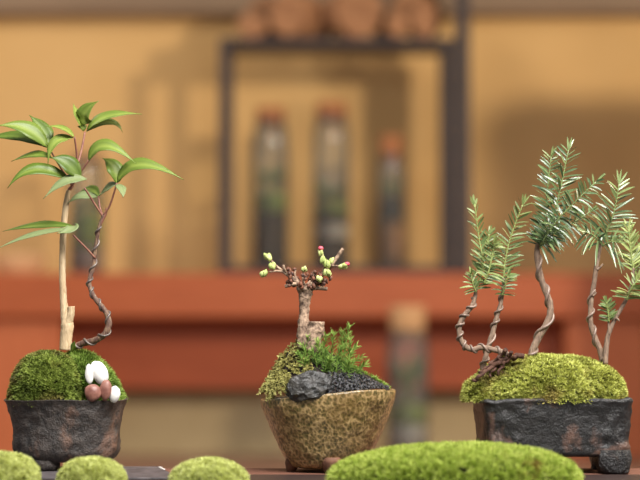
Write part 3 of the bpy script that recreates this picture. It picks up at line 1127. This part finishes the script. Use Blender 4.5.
def hB(x, y):
    """height of the planting surface over the rim line at pixel column x and depth y"""
    cols = np.array([256, 266, 276, 286, 296, 306, 316, 330, 345, 360, 375, 388, 396])
    tops = np.array([402, 392, 372, 354, 345, 341, 345, 352, 362, 371, 379, 388.5, 392])
    px = 320 + x / D0 * FPX
    top = np.interp(px, cols, tops)
    rimy = np.interp(px, [261, 395], [401, 391])
    top = min(top, rimy + 2)
    f = np.clip((y + S(56)) / S(56), 0, 1) if y < 0 else 1.0
    f = f ** 0.85
    yy = (rimy + 1.5) * (1 - f) + top * f
    if y > 0:
        g = np.clip(y / S(56), 0, 1)
        yy = yy * (1 - g) + (rimy + 2) * g
    return P(320, yy, 0)[2]


V, F = [], []
R_, A_ = 20, 64
for i in range(R_ + 1):
    for k in range(A_):
        a = 2 * math.pi * k / A_
        r = S(62) * i / R_
        x, y = root[0] + r * math.cos(a), 0.88 * r * math.sin(a)
        z = hB(x, y) + 0.0009 * mnoise.noise(Vector((x * 200, y * 200, 3)))
        V.append((x, y, z))
for i in range(R_):
    for k in range(A_):
        k2 = (k + 1) % A_
        F.append((i * A_ + k, (i + 1) * A_ + k, (i + 1) * A_ + k2, i * A_ + k2))
VB, FB = np.array(V), F
soil = fix_normals(build('soil', VB, FB, M_SOIL, bm_))


def colB(p):
    return 320 + p[:, 0] / (D0 + p[:, 1]) * FPX


# black grit on the right
p, n = sample(VB, FB, 9000, lambda p, n: (colB(p) > 319) & (p[:, 1] < -0.004))
n = np.where(n[:, 2:3] < 0, -n, n)
rowy = 330 + (CAM_Z - p[:, 2]) / (D0 + p[:, 1]) * FPX
band = np.interp(colB(p), [318, 330, 345, 360, 375, 390], [377, 373, 374, 376, 382, 390])
p = p[rowy > band]
p = p[:520]
mb = MB()
gv, gf = ICO[1]
for c in p:
    r = random.uniform(0.0008, 0.0012)
    mb.add(gv * np.array([r * random.uniform(.8, 1.3), r, r * random.uniform(.8, 1.2)]) + c + np.array([0, 0, r * random.uniform(0.3, 1.5)]), gf)
o = mb.build('black_grit', M_GRIT, bm_, smooth=False)
o['kind'] = 'stuff'

# olive feather moss on the left and over the rim
def feather(mb, p, d, L, leaf_l, leaf_w, n, tint, curl=0.3, stem=0.0003):
    p1 = p + d * L * 0.5
    p2 = p + d * L + np.array([0, 0, -curl * L])
    path = catmull([p, p1, p2], 5)
    V, F = tube(path, [stem, stem * 0.6], 5)
    mb.add(V, F, tint + 0.1)
    T, N, B = frames(path)
    for i in range(n):
        j = int((i + 0.5) / n * (len(path) - 1))
        for s in (-1, 1):
            a = random.uniform(0, 6.28)
            rad = N[j] * math.cos(a) + B[j] * math.sin(a)
            V, F = strip(path[j], T[j] * 0.75 + rad, leaf_l * random.uniform(.7, 1.2) * (1 - 0.35 * i / n), leaf_w, np.array([random.gauss(0, .3), -0.7, 0.6]), (0, 0, -0.1), 2)
            mb.add(V, F, np.clip(tint + random.gauss(0, .13), 0, 1))


mb = MB()
p, n = sample(VB, FB, 2600, lambda p, n: (colB(p) < 312) & (p[:, 1] < 0.02))
n = np.where(n[:, 2:3] < 0, -n, n)
cp = colB(p)
rowy = 330 + (CAM_Z - p[:, 2]) / (D0 + p[:, 1]) * FPX
keep = ((rowy < 376) | (cp < 288)) & (cp > 267)
p, n = p[keep][:520], n[keep][:520]
for c, nn in zip(p, n):
    d = unit(nn + np.array([random.gauss(-0.1, .4), random.gauss(-0.25, .35), random.gauss(0.1, .35)]))
    feather(mb, c, d, random.uniform(0.003, 0.0062), 0.0021, 0.0008, 6, np.clip(0.5 + 0.5 * mnoise.noise(Vector(c * 80)) + random.gauss(0, .1), 0.05, .95))
for k in range(40):     # sprays hanging over the rim at the left
    x = random.uniform(267, 290)
    c = P(x, np.interp(x, [262, 276, 290], [392, 382, 376]) + random.uniform(-5, 5), -0.031 + 0.012 * (x < 274))
    d = unit(np.array([random.gauss(-0.05, .3), -0.5, random.gauss(-0.5, .3)]))
    feather(mb, c, d, random.uniform(0.006, 0.011), 0.0024, 0.0009, 8, random.uniform(.45, .8), 0.35)
mb.build('feather_moss', M_FERN, bm_)['label'] = 'olive feather moss spilling over the left rim'
bm_.children[-1]['kind'] = 'stuff'

# green club moss in the middle and the right
mb = MB()
for x, y, tx, ty, dy in ((318, 372, 308, 336, -.014), (326, 374, 318, 340, -.016), (322, 372, 327, 334, -.012), (332, 374, 334, 332, -.010), (338, 374, 343, 330, -.008), (340, 376, 350, 325, -.010),
                         (344, 376, 350, 338, -.016), (330, 376, 326, 348, -.020), (312, 372, 302, 344, -.016), (336, 376, 341, 345, -.020), (346, 377, 357, 345, -.012), (348, 378, 362, 356, -.012),
                         (318, 374, 312, 350, -.020), (306, 372, 298, 352, -.018), (350, 378, 366, 364, -.010), (324, 376, 332, 356, -.022), (342, 378, 350, 360, -.020), (312, 374, 306, 358, -.022), (336, 377, 330, 360, -.02)):
    a, b = P(x, y, dy + 0.004), P(tx, ty, dy - 0.002)
    m_ = (a + b) / 2 + np.array([random.gauss(0, .0015), 0, 0.001])
    path = catmull([a, m_, b], 10)
    V, F = tube(path, [0.0005, 0.0003], 6)
    mb.add(V, F, .85)
    T, N, B = frames(path)
    m = len(path)
    nn_ = int(np.linalg.norm(b - a) / 0.001)
    tn = random.uniform(.3, .6)
    for i in range(nn_):
        u = (i + .5) / nn_
        j = min(int(u * (m - 1)), m - 1)
        for s in range(3):
            an = random.uniform(0, 6.28)
            rad = N[j] * math.cos(an) + B[j] * math.sin(an)
            V, F = strip(path[j], rad + T[j] * (0.55 + u), random.uniform(.0050, .0084) * (1 - 0.3 * u), 0.00066, np.array([random.gauss(0, .3), -.7, .7]), (0, 0, -0.12), 2)
            mb.add(V, F, np.clip(tn + .3 * u + random.gauss(0, .12), 0, 1))
mb.build('club_moss', M_SHOOT, bm_)['label'] = 'bright green club moss shoots'
add_moss('green_moss', VB, FB, 2200, M_MOSS_A2, bm_, lambda p, n: (colB(p) > 352) & (p[:, 1] > -0.004) & (p[:, 1] < 0.03), blades=5, length=0.0028, width=0.0006, spread=0.6, up=.4)

# trunk with a stump at its foot and a crown of twigs
ty = -0.004
path = catmull([q(305, 348, ty), q(304, 336, ty), q(303.5, 322, ty), q(304.3, 312, ty), q(304.6, 302, ty), q(305.3, 293, ty), q(305, 286, ty)], 8)
V, F = tube(path, [S(8), S(7), S(6), S(5), S(5.6), S(7), S(9)], 16, 0.2, 420)
tb = build('trunk', V, F, M_ROUGH_BARK, bm_)
path = catmull([q(309, 350, ty - .004), q(312, 340, ty - .005), q(316, 330, ty - .005), q(316.5, 321.5, ty - .005)], 6)
V, F = tube(path, [S(11), S(10), S(8.5), S(7.4)], 16, 0.2, 300)
build('stump', V, F, M_ROUGH_BARK, tb)
twigs = (
    ([(303, 288), (298, 283), (291, 277), (283, 271.5), (276, 266)], 3.0, 1.3, 0),
    ([(300, 285), (293, 284), (285, 286.5)], 2.2, 1.8, -.003),
    ([(310, 288), (318, 288), (327.5, 289)], 2.6, 1.8, -.003),
    ([(308, 287), (316, 281), (325, 272), (333, 263), (338, 256), (343, 248.5)], 2.6, 1.6, .002),
    ([(283, 271.5), (276, 271), (269, 272)], 1.3, 0.9, -.003),
    ([(276, 266), (272, 261), (270, 258)], 1.3, 1.0, 0),
    ([(287, 274), (284, 268), (283.5, 265)], 1.4, 1.1, -.002),
    ([(305, 287), (303, 279), (303.5, 271)], 1.6, 1.0, 0),
    ([(306, 286), (313, 277), (314, 271)], 1.5, 1.0, .004),
    ([(314, 283), (322, 274), (324, 266)], 1.6, 1.0, -.004),
    ([(300, 285), (295, 276), (295.5, 270)], 1.4, 1.0, .003),
    ([(325, 272), (325, 262), (321.5, 254)], 1.3, 1.0, -.004),
    ([(331, 266), (338, 266), (342, 265.5)], 1.3, 1.0, -.002))
for pts, r0, r1, dy in twigs:
    w = [q(x, y, ty + dy * min(1, i)) for i, (x, y) in enumerate(pts)]
    V, F = tube(catmull(w, 5), [S(r0), S(r1)], 9, 0.22, 600)
    build('twig', V, F, M_ROUGH_BARK, tb)
bud_i = 0
for x, y, w, h, rot, dy in ((268, 257.5, 4.6, 5.0, .5, -.001), (272.2, 266, 4.2, 4.4, .2, -.003), (263.8, 273.5, 4.4, 4.6, -.3, -.003), (304, 268.5, 3.6, 3.3, 0, -.002), (322.5, 260, 3.0, 5.0, -.2, -.006),
                          (326.8, 264, 4.0, 5.8, .1, -.008), (331.3, 261, 3.0, 4.6, -.3, -.006), (327.3, 273.5, 4.8, 5.0, .2, -.008), (319.3, 279, 3.8, 4.2, 0, -.008), (320.7, 252.5, 3.2, 5.2, .15, -.004), (343, 265.8, 5.6, 3.2, .45, -.003)):
    c = P(x, y, ty + dy)
    mb = MB()
    for k in range(4):       # overlapping little leaves
        a = k * 1.57 + 0.5
        off = np.array([math.cos(a) * S(w) * 0.42, math.sin(a) * S(w) * 0.42, S(random.uniform(-1.2, 1.2))])
        V, F = blob(c + off, (S(w) * .52, S(w) * .5, S(h) * .72), 0.35, 1.6, 2, bud_i + k, rot)
        mb.add(V, F, np.clip(random.uniform(.2, .9), 0, 1))
    b = mb.build('flower_bud', M_BUD, tb)
    if (x, y) in ((320.7, 252.5), (343, 265.8)):
        tip = c + (np.array([0, -.001, S(4.2)]) if y < 255 else np.array([S(4.0), -.001, S(1.8)]))
        V, F = blob(tip, (S(2.6), S(2.3), S(2.2)), 0.25, 1.4, 2, 3)
        build('pink_tip', V, F, M_PINK, tb)['label'] = 'pink tip of a bud'
    bud_i += 1
mb = MB()
for k in range(78):
    x = random.uniform(287, 331)
    y = np.interp(x, [287, 296, 309, 322, 331], [277, 277, 280, 278, 272]) + random.uniform(-8, 9)
    c = P(x, y, ty + random.uniform(-.008, .006))
    V, F = blob(c, (S(2.0), S(2.0), S(random.uniform(2.2, 3.6))), 0.25, 1.5, 1, k, random.gauss(0, .5))
    build('brown_bud', V, F, M_BUDBROWN, tb)

# black rock
c = P(308, 387.5, -0.035)
V, F = blob(c, (S(24), S(13), S(16)), 0.26, 1.3, 3, 11.0, 0.15, 0.3)
tag(build('rock', V, F, M_ROCK, smooth=False), 'black jagged rock in the glazed bowl beside the black grit', 'rock')

# ================================================================== right bonsai
YR = -0.004
root = P(556, 474, YR)
br = thing('potted_bonsai', (root[0], YR, BENCH_Z), 'grove of wired yew saplings on a moss mound in a black rectangular pot', 'bonsai', 'potted bonsai on the bench')
DR = 0.030                      # half depth of the pot
yf = YR - DR


def rowC(y, a, b):
    pa, pb = P(a, y, yf), P(b, y, yf)
    return ((pa[0] + pb[0]) / 2, (pb[0] - pa[0]) / 2, pa[2])


rowsC = [rowC(399.5, 480, 633.5), rowC(402, 478.5, 634.5), (rowC(406, 480, 633)), rowC(415, 481.5, 631.5), rowC(430, 483, 631), rowC(443, 484, 630.5), rowC(450, 485, 631), rowC(455, 487, 629), rowC(457.5, 493, 623)]
hwC = rowsC[0][1]
lumpC = lambda p, a: 1.2 * mnoise.noise(Vector(p * 50)) + 0.9 * mnoise.noise(Vector(p * 120 + np.array([5, 0, 0])))
V, F = pot_mesh(rowsC, DR / hwC, 9, lambda a: S(0.8) * math.cos(a) + S(0.7) * math.sin(7 * a), seg=200, noise_amp=0.0009, nscale=150, lump=lumpC, wall=0.004, cy=YR, rot=math.radians(4))
potC = build('pot', V, F, M_POT_C, br)
zb = P(320, 455, yf)[2]
for x0, x1, dy in ((597, 633, yf + 0.011), (490, 524, yf + 0.011), (604, 632, YR + DR - 0.010), (494, 522, YR + DR - 0.010)):
    b = P((x0 + x1) / 2, 462, yf + 0.011)
    if dy > 0:
        b[0] -= 0.0035
    hw = S((x1 - x0) / 2 - 1.5, yf)
    dy += (b[0] - rowsC[0][0]) * math.sin(math.radians(4))
    V, F = [], []
    for i, (z, k) in enumerate(((zb + 0.003, 1.0), (zb - 0.003, 1.03), ((zb + BENCH_Z) / 2, 0.98), (BENCH_Z + 0.002, 0.92), (BENCH_Z, 0.8))):
        for j in range(32):
            a = 2 * math.pi * j / 32
            cc, ss = superell(a, 4)
            p = np.array([b[0] - 0.001 + hw * k * cc, dy + 0.0105 * k * ss, z])
            p += np.array([math.cos(a), math.sin(a), 0]) * 0.0018 * (mnoise.noise(Vector(p * 180)) + .7 * mnoise.noise(Vector(p * 420)))
            V.append(p)
    for i in range(4):
        for j in range(32):
            j2 = (j + 1) % 32
            F.append((i * 32 + j, (i + 1) * 32 + j, (i + 1) * 32 + j2, i * 32 + j2))
    F += [tuple(range(32)), tuple(range(128, 160))[::-1]]
    fix_normals(build('foot', V, F, M_FOOT_C, potC))

cC = P(547, 399, YR)


def shapeC(p):
    return p + np.array([0, 0, 0.0])


VC, FC = dome((cC[0], YR, cC[2] - 0.001), S(77), DR * 0.98, P(320, 356, YR)[2] - cC[2], 0.82, 0.80, rings=26, seg=90, amp=0.035, scale=45, seed=2)
mC = build('moss_mound', VC, FC, M_MOSSBED, br)
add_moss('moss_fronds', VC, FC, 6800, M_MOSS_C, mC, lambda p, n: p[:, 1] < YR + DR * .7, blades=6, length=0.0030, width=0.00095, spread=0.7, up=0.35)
# the part that hangs past the left rim
cL = P(478, 393, YR - 0.006)
VL, FL = dome((cL[0], cL[1], cL[2] - 0.005), S(13), S(20), S(20), 0.9, 0.9, rings=12, seg=36, amp=0.06, seed=8)
mL = build('moss_mound', VL, FL, M_MOSSBED, br)
add_moss('moss_fronds', VL, FL, 1500, M_MOSS_C, mL, None, blades=6, length=0.0032, width=0.00095, spread=0.7, up=0.3)


def yew(pts, rad, dy, wire_turns=0, wr=0.9, start=0.0, end=1.0, phase=0.5, dys=None):
    w = [q(x, y, (dys[i] if dys else dy)) for i, (x, y) in enumerate(pts)]
    path = catmull(w, 8)
    V, F = tube(path, [S(r) for r in rad], 11, 0.14, 380)
    t = build('trunk', V, F, M_BROWN_BARK, br)
    if wire_turns:
        i0, i1 = int(start * (len(path) - 1)), int(end * (len(path) - 1)) + 1
        rr = np.interp(np.linspace(start, end, 12), np.linspace(0, 1, len(rad)), rad)
        hx = helix(path[i0:i1], [S(r + 0.7) for r in rr], wire_turns, phase)
        V, F = tube(hx, S(wr * 1.3), 8)
        build('wire', V, F, M_WIRE_B, t)
    return t


def fol(t, shoots, mat):
    for pts, pairs, L, kw in shoots:
        mb = MB()
        w = [q(x, y, d) for x, y, d in pts]
        spray(mb, w, pairs, S(L), **kw)
        mb.build('needle_spray', mat, t, smooth=True)


NW = S(2.5)
y1 = YR - 0.016
T1 = yew([(511, 357), (504, 353), (495, 350), (481, 347.5), (473, 349.5), (466, 347), (460.5, 339), (459.5, 326), (464.5, 315), (471.5, 307), (475, 297), (476, 288)],
         [3.4, 3.2, 2.8, 2.6, 2.6, 2.7, 2.6, 2.6, 2.5, 2.4, 2.0, 1.6], y1, 9, 0.95, 0.04, 0.9)
T2 = yew([(482, 370), (485, 360), (487.5, 350), (492, 335), (495, 323), (498, 313), (501, 302), (503, 290), (503.5, 278)],
         [2.8, 2.7, 2.6, 2.6, 2.4, 2.3, 2.0, 1.8, 1.4], y1 + 0.010, 4.2, 0.9, 0.05, 0.82)
T3 = yew([(531, 356), (534, 347), (540, 335), (546.5, 324), (550, 314), (550, 304), (546, 292), (541.5, 280), (538.5, 266), (537, 254), (538, 243)],
         [3.6, 3.6, 3.5, 3.4, 3.3, 3.2, 3.2, 3.1, 3.0, 3.0, 2.4], YR - 0.004, 3.6, 1.15, 0.0, 0.95, 2.5)
T4 = yew([(603.5, 364), (600, 350), (595, 338), (591, 325), (590.5, 312), (591.5, 298), (594.5, 280), (597, 262), (600.5, 244), (601, 238)],
         [3.2, 3.0, 2.8, 2.7, 2.6, 2.5, 2.4, 2.3, 2.0, 1.6], YR - 0.002, 3.4, 1.0, 0.0, 0.62, 1.0)
T5 = yew([(605, 364), (606, 350), (608, 336), (613, 323), (619, 312), (625, 302), (629, 292), (632.5, 280), (633.5, 268)],
         [2.9, 2.7, 2.5, 2.3, 2.1, 1.9, 1.7, 1.5, 1.2], YR - 0.006)
# twig stubs
for t, a, b, d in ((T4, (597, 270), (603, 264), YR - .003), (T5, (609, 335), (607, 308), YR - .007), (T5, (616, 318), (619, 321), YR - .008), (T4, (593, 296), (596, 292), YR - .004)):
    V, F = tube(catmull([q(a[0], a[1], d), q((a[0] + b[0]) / 2 + .5, (a[1] + b[1]) / 2, d), q(b[0], b[1], d)], 5), [S(1.3), S(.9)], 8, .15, 500)
    build('twig', V, F, M_BROWN_BARK, t)

yl = dict(w=NW * .95, tint=(.05, .5), flat=.35)
gd = dict(w=NW, tint=(.15, .65), flat=.45)
fol(T1, [
    ([(476, 290, y1), (481, 276, y1), (483, 262, y1 - .002), (479, 238, y1), (474.5, 204, y1)], 14, 13, dict(yl, ang=(66, 28))),
    ([(484, 284, y1 - .004), (489, 270, y1 - .006), (493, 252, y1 - .006), (494, 244, y1 - .008)], 11, 12, dict(yl, ang=(72, 45), droop=.3, tint=(.3, .75))),
    ([(476, 292, y1 - .003), (473, 284, y1 - .005), (471, 274, y1 - .006)], 5, 10, dict(yl, ang=(70, 40), droop=.3, tint=(.3, .75))),
    ([(481, 268, y1 + .003), (486, 252, y1 + .005), (489, 234, y1 + .004)], 8, 12, dict(yl, ang=(66, 35))),
], M_NEEDLE_Y)
fol(T2, [
    ([(503.5, 282, y1 + .010), (505, 262, y1 + .010), (511, 236, y1 + .009), (522.5, 205, y1 + .007)], 15, 15, dict(yl, ang=(68, 38))),
    ([(502, 296, y1 + .007), (505, 286, y1 + .004), (508, 276, y1 + .002)], 5, 11, dict(yl, ang=(70, 50), droop=.35)),
], M_NEEDLE_Y)
y3 = YR - .004
fol(T3, [
    ([(538, 246, y3), (544, 226, y3), (547.5, 190, y3 - .002), (551, 157, y3 - .002)], 20, 14.5, dict(gd, ang=(74, 50), flat=.5)),
    ([(540, 246, y3 - .004), (551, 222, y3 - .008), (560, 190, y3 - .010), (568.5, 150, y3 - .010)], 19, 17, dict(gd, ang=(68, 48), flat=.5)),
    ([(541, 244, y3 - .006), (556, 222, y3 - .014), (574, 203, y3 - .018), (597, 181, y3 - .018)], 20, 14, dict(gd, ang=(78, 55), flat=.6, droop=.25)),
    ([(540, 240, y3 + .006), (556, 230, y3 + .010), (574, 222, y3 + .012), (590, 212, y3 + .012)], 13, 13, dict(gd, ang=(78, 55), flat=.6, droop=.4)),
    ([(540, 248, y3 - .004), (549, 238, y3 - .008), (556, 232, y3 - .012)], 6, 13, dict(gd, ang=(80, 60), droop=.4)),
], M_NEEDLE)
y4 = YR - .002
fol(T4, [
    ([(601, 242, y4), (608, 228, y4), (614, 212, y4 - .002), (619, 184, y4 - .003)], 14, 19, dict(gd, ang=(72, 42), tint=(.25, .75))),
    ([(601, 244, y4 - .003), (594, 236, y4 - .008), (586, 232, y4 - .012)], 5, 16, dict(gd, ang=(80, 55), droop=.5)),
    ([(602, 246, y4 - .004), (610, 242, y4 - .009), (616, 242, y4 - .013)], 5, 17, dict(gd, ang=(80, 50), droop=.6)),
], M_NEEDLE)
y5 = YR - .006
fol(T5, [
    ([(633.5, 272, y5), (632, 260, y5), (630, 246, y5), (628.5, 229, y5)], 12, 15, dict(yl, ang=(60, 32), tint=(.5, .95))),
    ([(627, 300, y5 - .004), (629, 293, y5 - .006), (633, 286, y5 - .008), (638, 280, y5 - .008)], 9, 14, dict(yl, ang=(75, 50), tint=(.4, .8))),
    ([(609, 322, y5 - .002), (608, 312, y5 - .003), (606.5, 302, y5 - .004)], 6, 9, dict(yl, ang=(65, 40))),
    ([(634, 274, y5 + .004), (640, 262, y5 + .006), (646, 244, y5 + .006)], 9, 14, dict(yl, ang=(66, 40))),
], M_NEEDLE_Y)

# surface roots at the foot of the leaning saplings
mb = MB()
for pts, r0, r1 in (
        ([(524, 354), (513, 356), (502, 359), (492, 367), (482, 375), (474, 381)], 3.4, 2.4),
        ([(513, 352), (507, 358), (502, 366), (499, 375)], 2.6, 1.6),
        ([(506, 351), (496, 360), (488, 366), (479, 373)], 2.8, 1.8),
        ([(516, 356), (508, 362), (497, 368), (489, 376)], 2.4, 1.5),
        ([(499, 356), (501, 368), (503, 376)], 1.8, 1.2)):
    w = catmull([q(x, y, y1 - 0.006 + 0.004 * math.sin(i)) for i, (x, y) in enumerate(pts)], 3)
    w = w + np.array([[random.gauss(0, S(1.1)), random.gauss(0, S(1)), random.gauss(0, S(1.1))] for _ in w])
    V, F = tube(catmull(w, 4), [S(r0 * .8), S(r1 * .7)], 9, .35, 500)
    build('root', V, F, M_ROOT, br)['label'] = 'dark gnarled surface root'

# ================================================================== moss in front
YFm = 1.142 - D0
for x0, x1, ytop, lab, sd, dy in ((-31, 38, 453.5, 'round moss cushion cut by the left edge of the picture', 1, YFm),
                                  (60, 123, 459.5, 'round moss cushion in front of the dark flared pot', 2, YFm),
                                  (172, 245, 460.5, 'round moss cushion standing alone between the left and middle pots', 3, YFm + 0.006)):
    a, b = P(x0, 480, dy), P(x1, 480, dy)
    cx, rx = (a[0] + b[0]) / 2, (b[0] - a[0]) / 2
    h = P(320, ytop, dy)[2] - BENCH_Z - 0.0012
    t = thing('moss_cushion', (cx, dy, BENCH_Z), lab, 'moss', 'round moss cushions along the bench front')
    V, F = dome((cx, dy, BENCH_Z + 0.0005), rx, rx * 0.95, h, 0.95, 0.85, amp=0.05, scale=55, seed=sd * 3)
    V[:, 2] = np.maximum(V[:, 2], BENCH_Z)
    build('moss_base', V, F, M_MOSSBED, t)
    add_moss('moss_fronds', V, F, 3000, M_MOSS_F, t, lambda p, n: n[:, 2] > -0.3, blades=6, length=0.0027, width=0.0011, spread=0.8, up=0.2, tint_scale=400)
dy = YFm + 0.004
a, b = P(333, 480, dy), P(579, 480, dy)
cx, rx = (a[0] + b[0]) / 2, (b[0] - a[0]) / 2
h = P(320, 449, dy)[2] - BENCH_Z - 0.0015
t = thing('moss_mat', (cx, dy, BENCH_Z), 'long bright green moss mat in front of the bowl and the black pot', 'moss')


def shapeM(p):
    u = (p[0] - cx) / rx
    return p + np.array([0, 0, (p[2] - BENCH_Z) * 0.07 * math.cos(2.2 * (u - 0.25))])


V, F = dome((cx, dy, BENCH_Z + 0.0005), rx, 0.042, h, 0.8, 0.85, rings=26, seg=96, amp=0.035, scale=40, seed=5, shape=shapeM)
V[:, 2] = np.maximum(V[:, 2], BENCH_Z)
build('moss_base', V, F, M_MOSSBED, t)
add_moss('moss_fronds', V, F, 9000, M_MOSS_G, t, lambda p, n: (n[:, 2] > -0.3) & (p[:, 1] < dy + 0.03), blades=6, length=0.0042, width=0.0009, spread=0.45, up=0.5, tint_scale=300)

# ------------------------------------------------------------------ light
W = bpy.data.worlds.new('room light')
SC.world = W
W.use_nodes = True
W.node_tree.nodes['Background'].inputs['Color'].default_value = (0.96, 0.98, 1.0, 1)
W.node_tree.nodes['Background'].inputs['Strength'].default_value = 0.42


def light(name, kind, loc, target, energy, color=(1, 1, 1), **kw):
    l = bpy.data.lights.new(name, kind)
    l.energy = energy
    l.color = color
    for k, v in kw.items():
        setattr(l, k, v)
    o = bpy.data.objects.new(name, l)
    COL.objects.link(o)
    o.location = loc
    o.rotation_euler = (Vector(target) - Vector(loc)).to_track_quat('-Z', 'Y').to_euler()
    return o


light('window_light', 'AREA', (0.30, -0.70, 1.15), (0.0, 0, 0.2), 13, (1.0, 0.98, 0.95), shape='RECTANGLE', size=0.8, size_y=0.5, spread=math.radians(95))
light('wall_lamp', 'AREA', (1.35, 0.2, 1.05), (0.0, Y_WALL, 0.4), 27, (1.0, 0.84, 0.62), shape='DISK', size=0.17)
light('ceiling_lamp', 'AREA', (-1.1, 1.05, 1.55), (-0.45, Y_WALL, 0.4), 11.5, (1.0, 0.88, 0.72), shape='DISK', size=0.4)

# ------------------------------------------------------------------ camera
cam = bpy.data.cameras.new('camera')
co = bpy.data.objects.new('camera', cam)
COL.objects.link(co)
co.location = (0, -D0, CAM_Z)
co.rotation_euler = (math.pi / 2 + TILT, 0, 0)
cam.lens = 100
cam.sensor_width = 36
cam.clip_start = 0.05
cam.dof.use_dof = True
cam.dof.focus_distance = D0 - 0.012
cam.dof.aperture_fstop = 4.5
SC.camera = co
SC.view_settings.view_transform = 'Standard'
SC.view_settings.look = 'None'
SC.view_settings.exposure = 0.0
SC.view_settings.gamma = 1.0
SC.view_settings.use_curve_mapping = False
SC.cycles.use_denoising = True
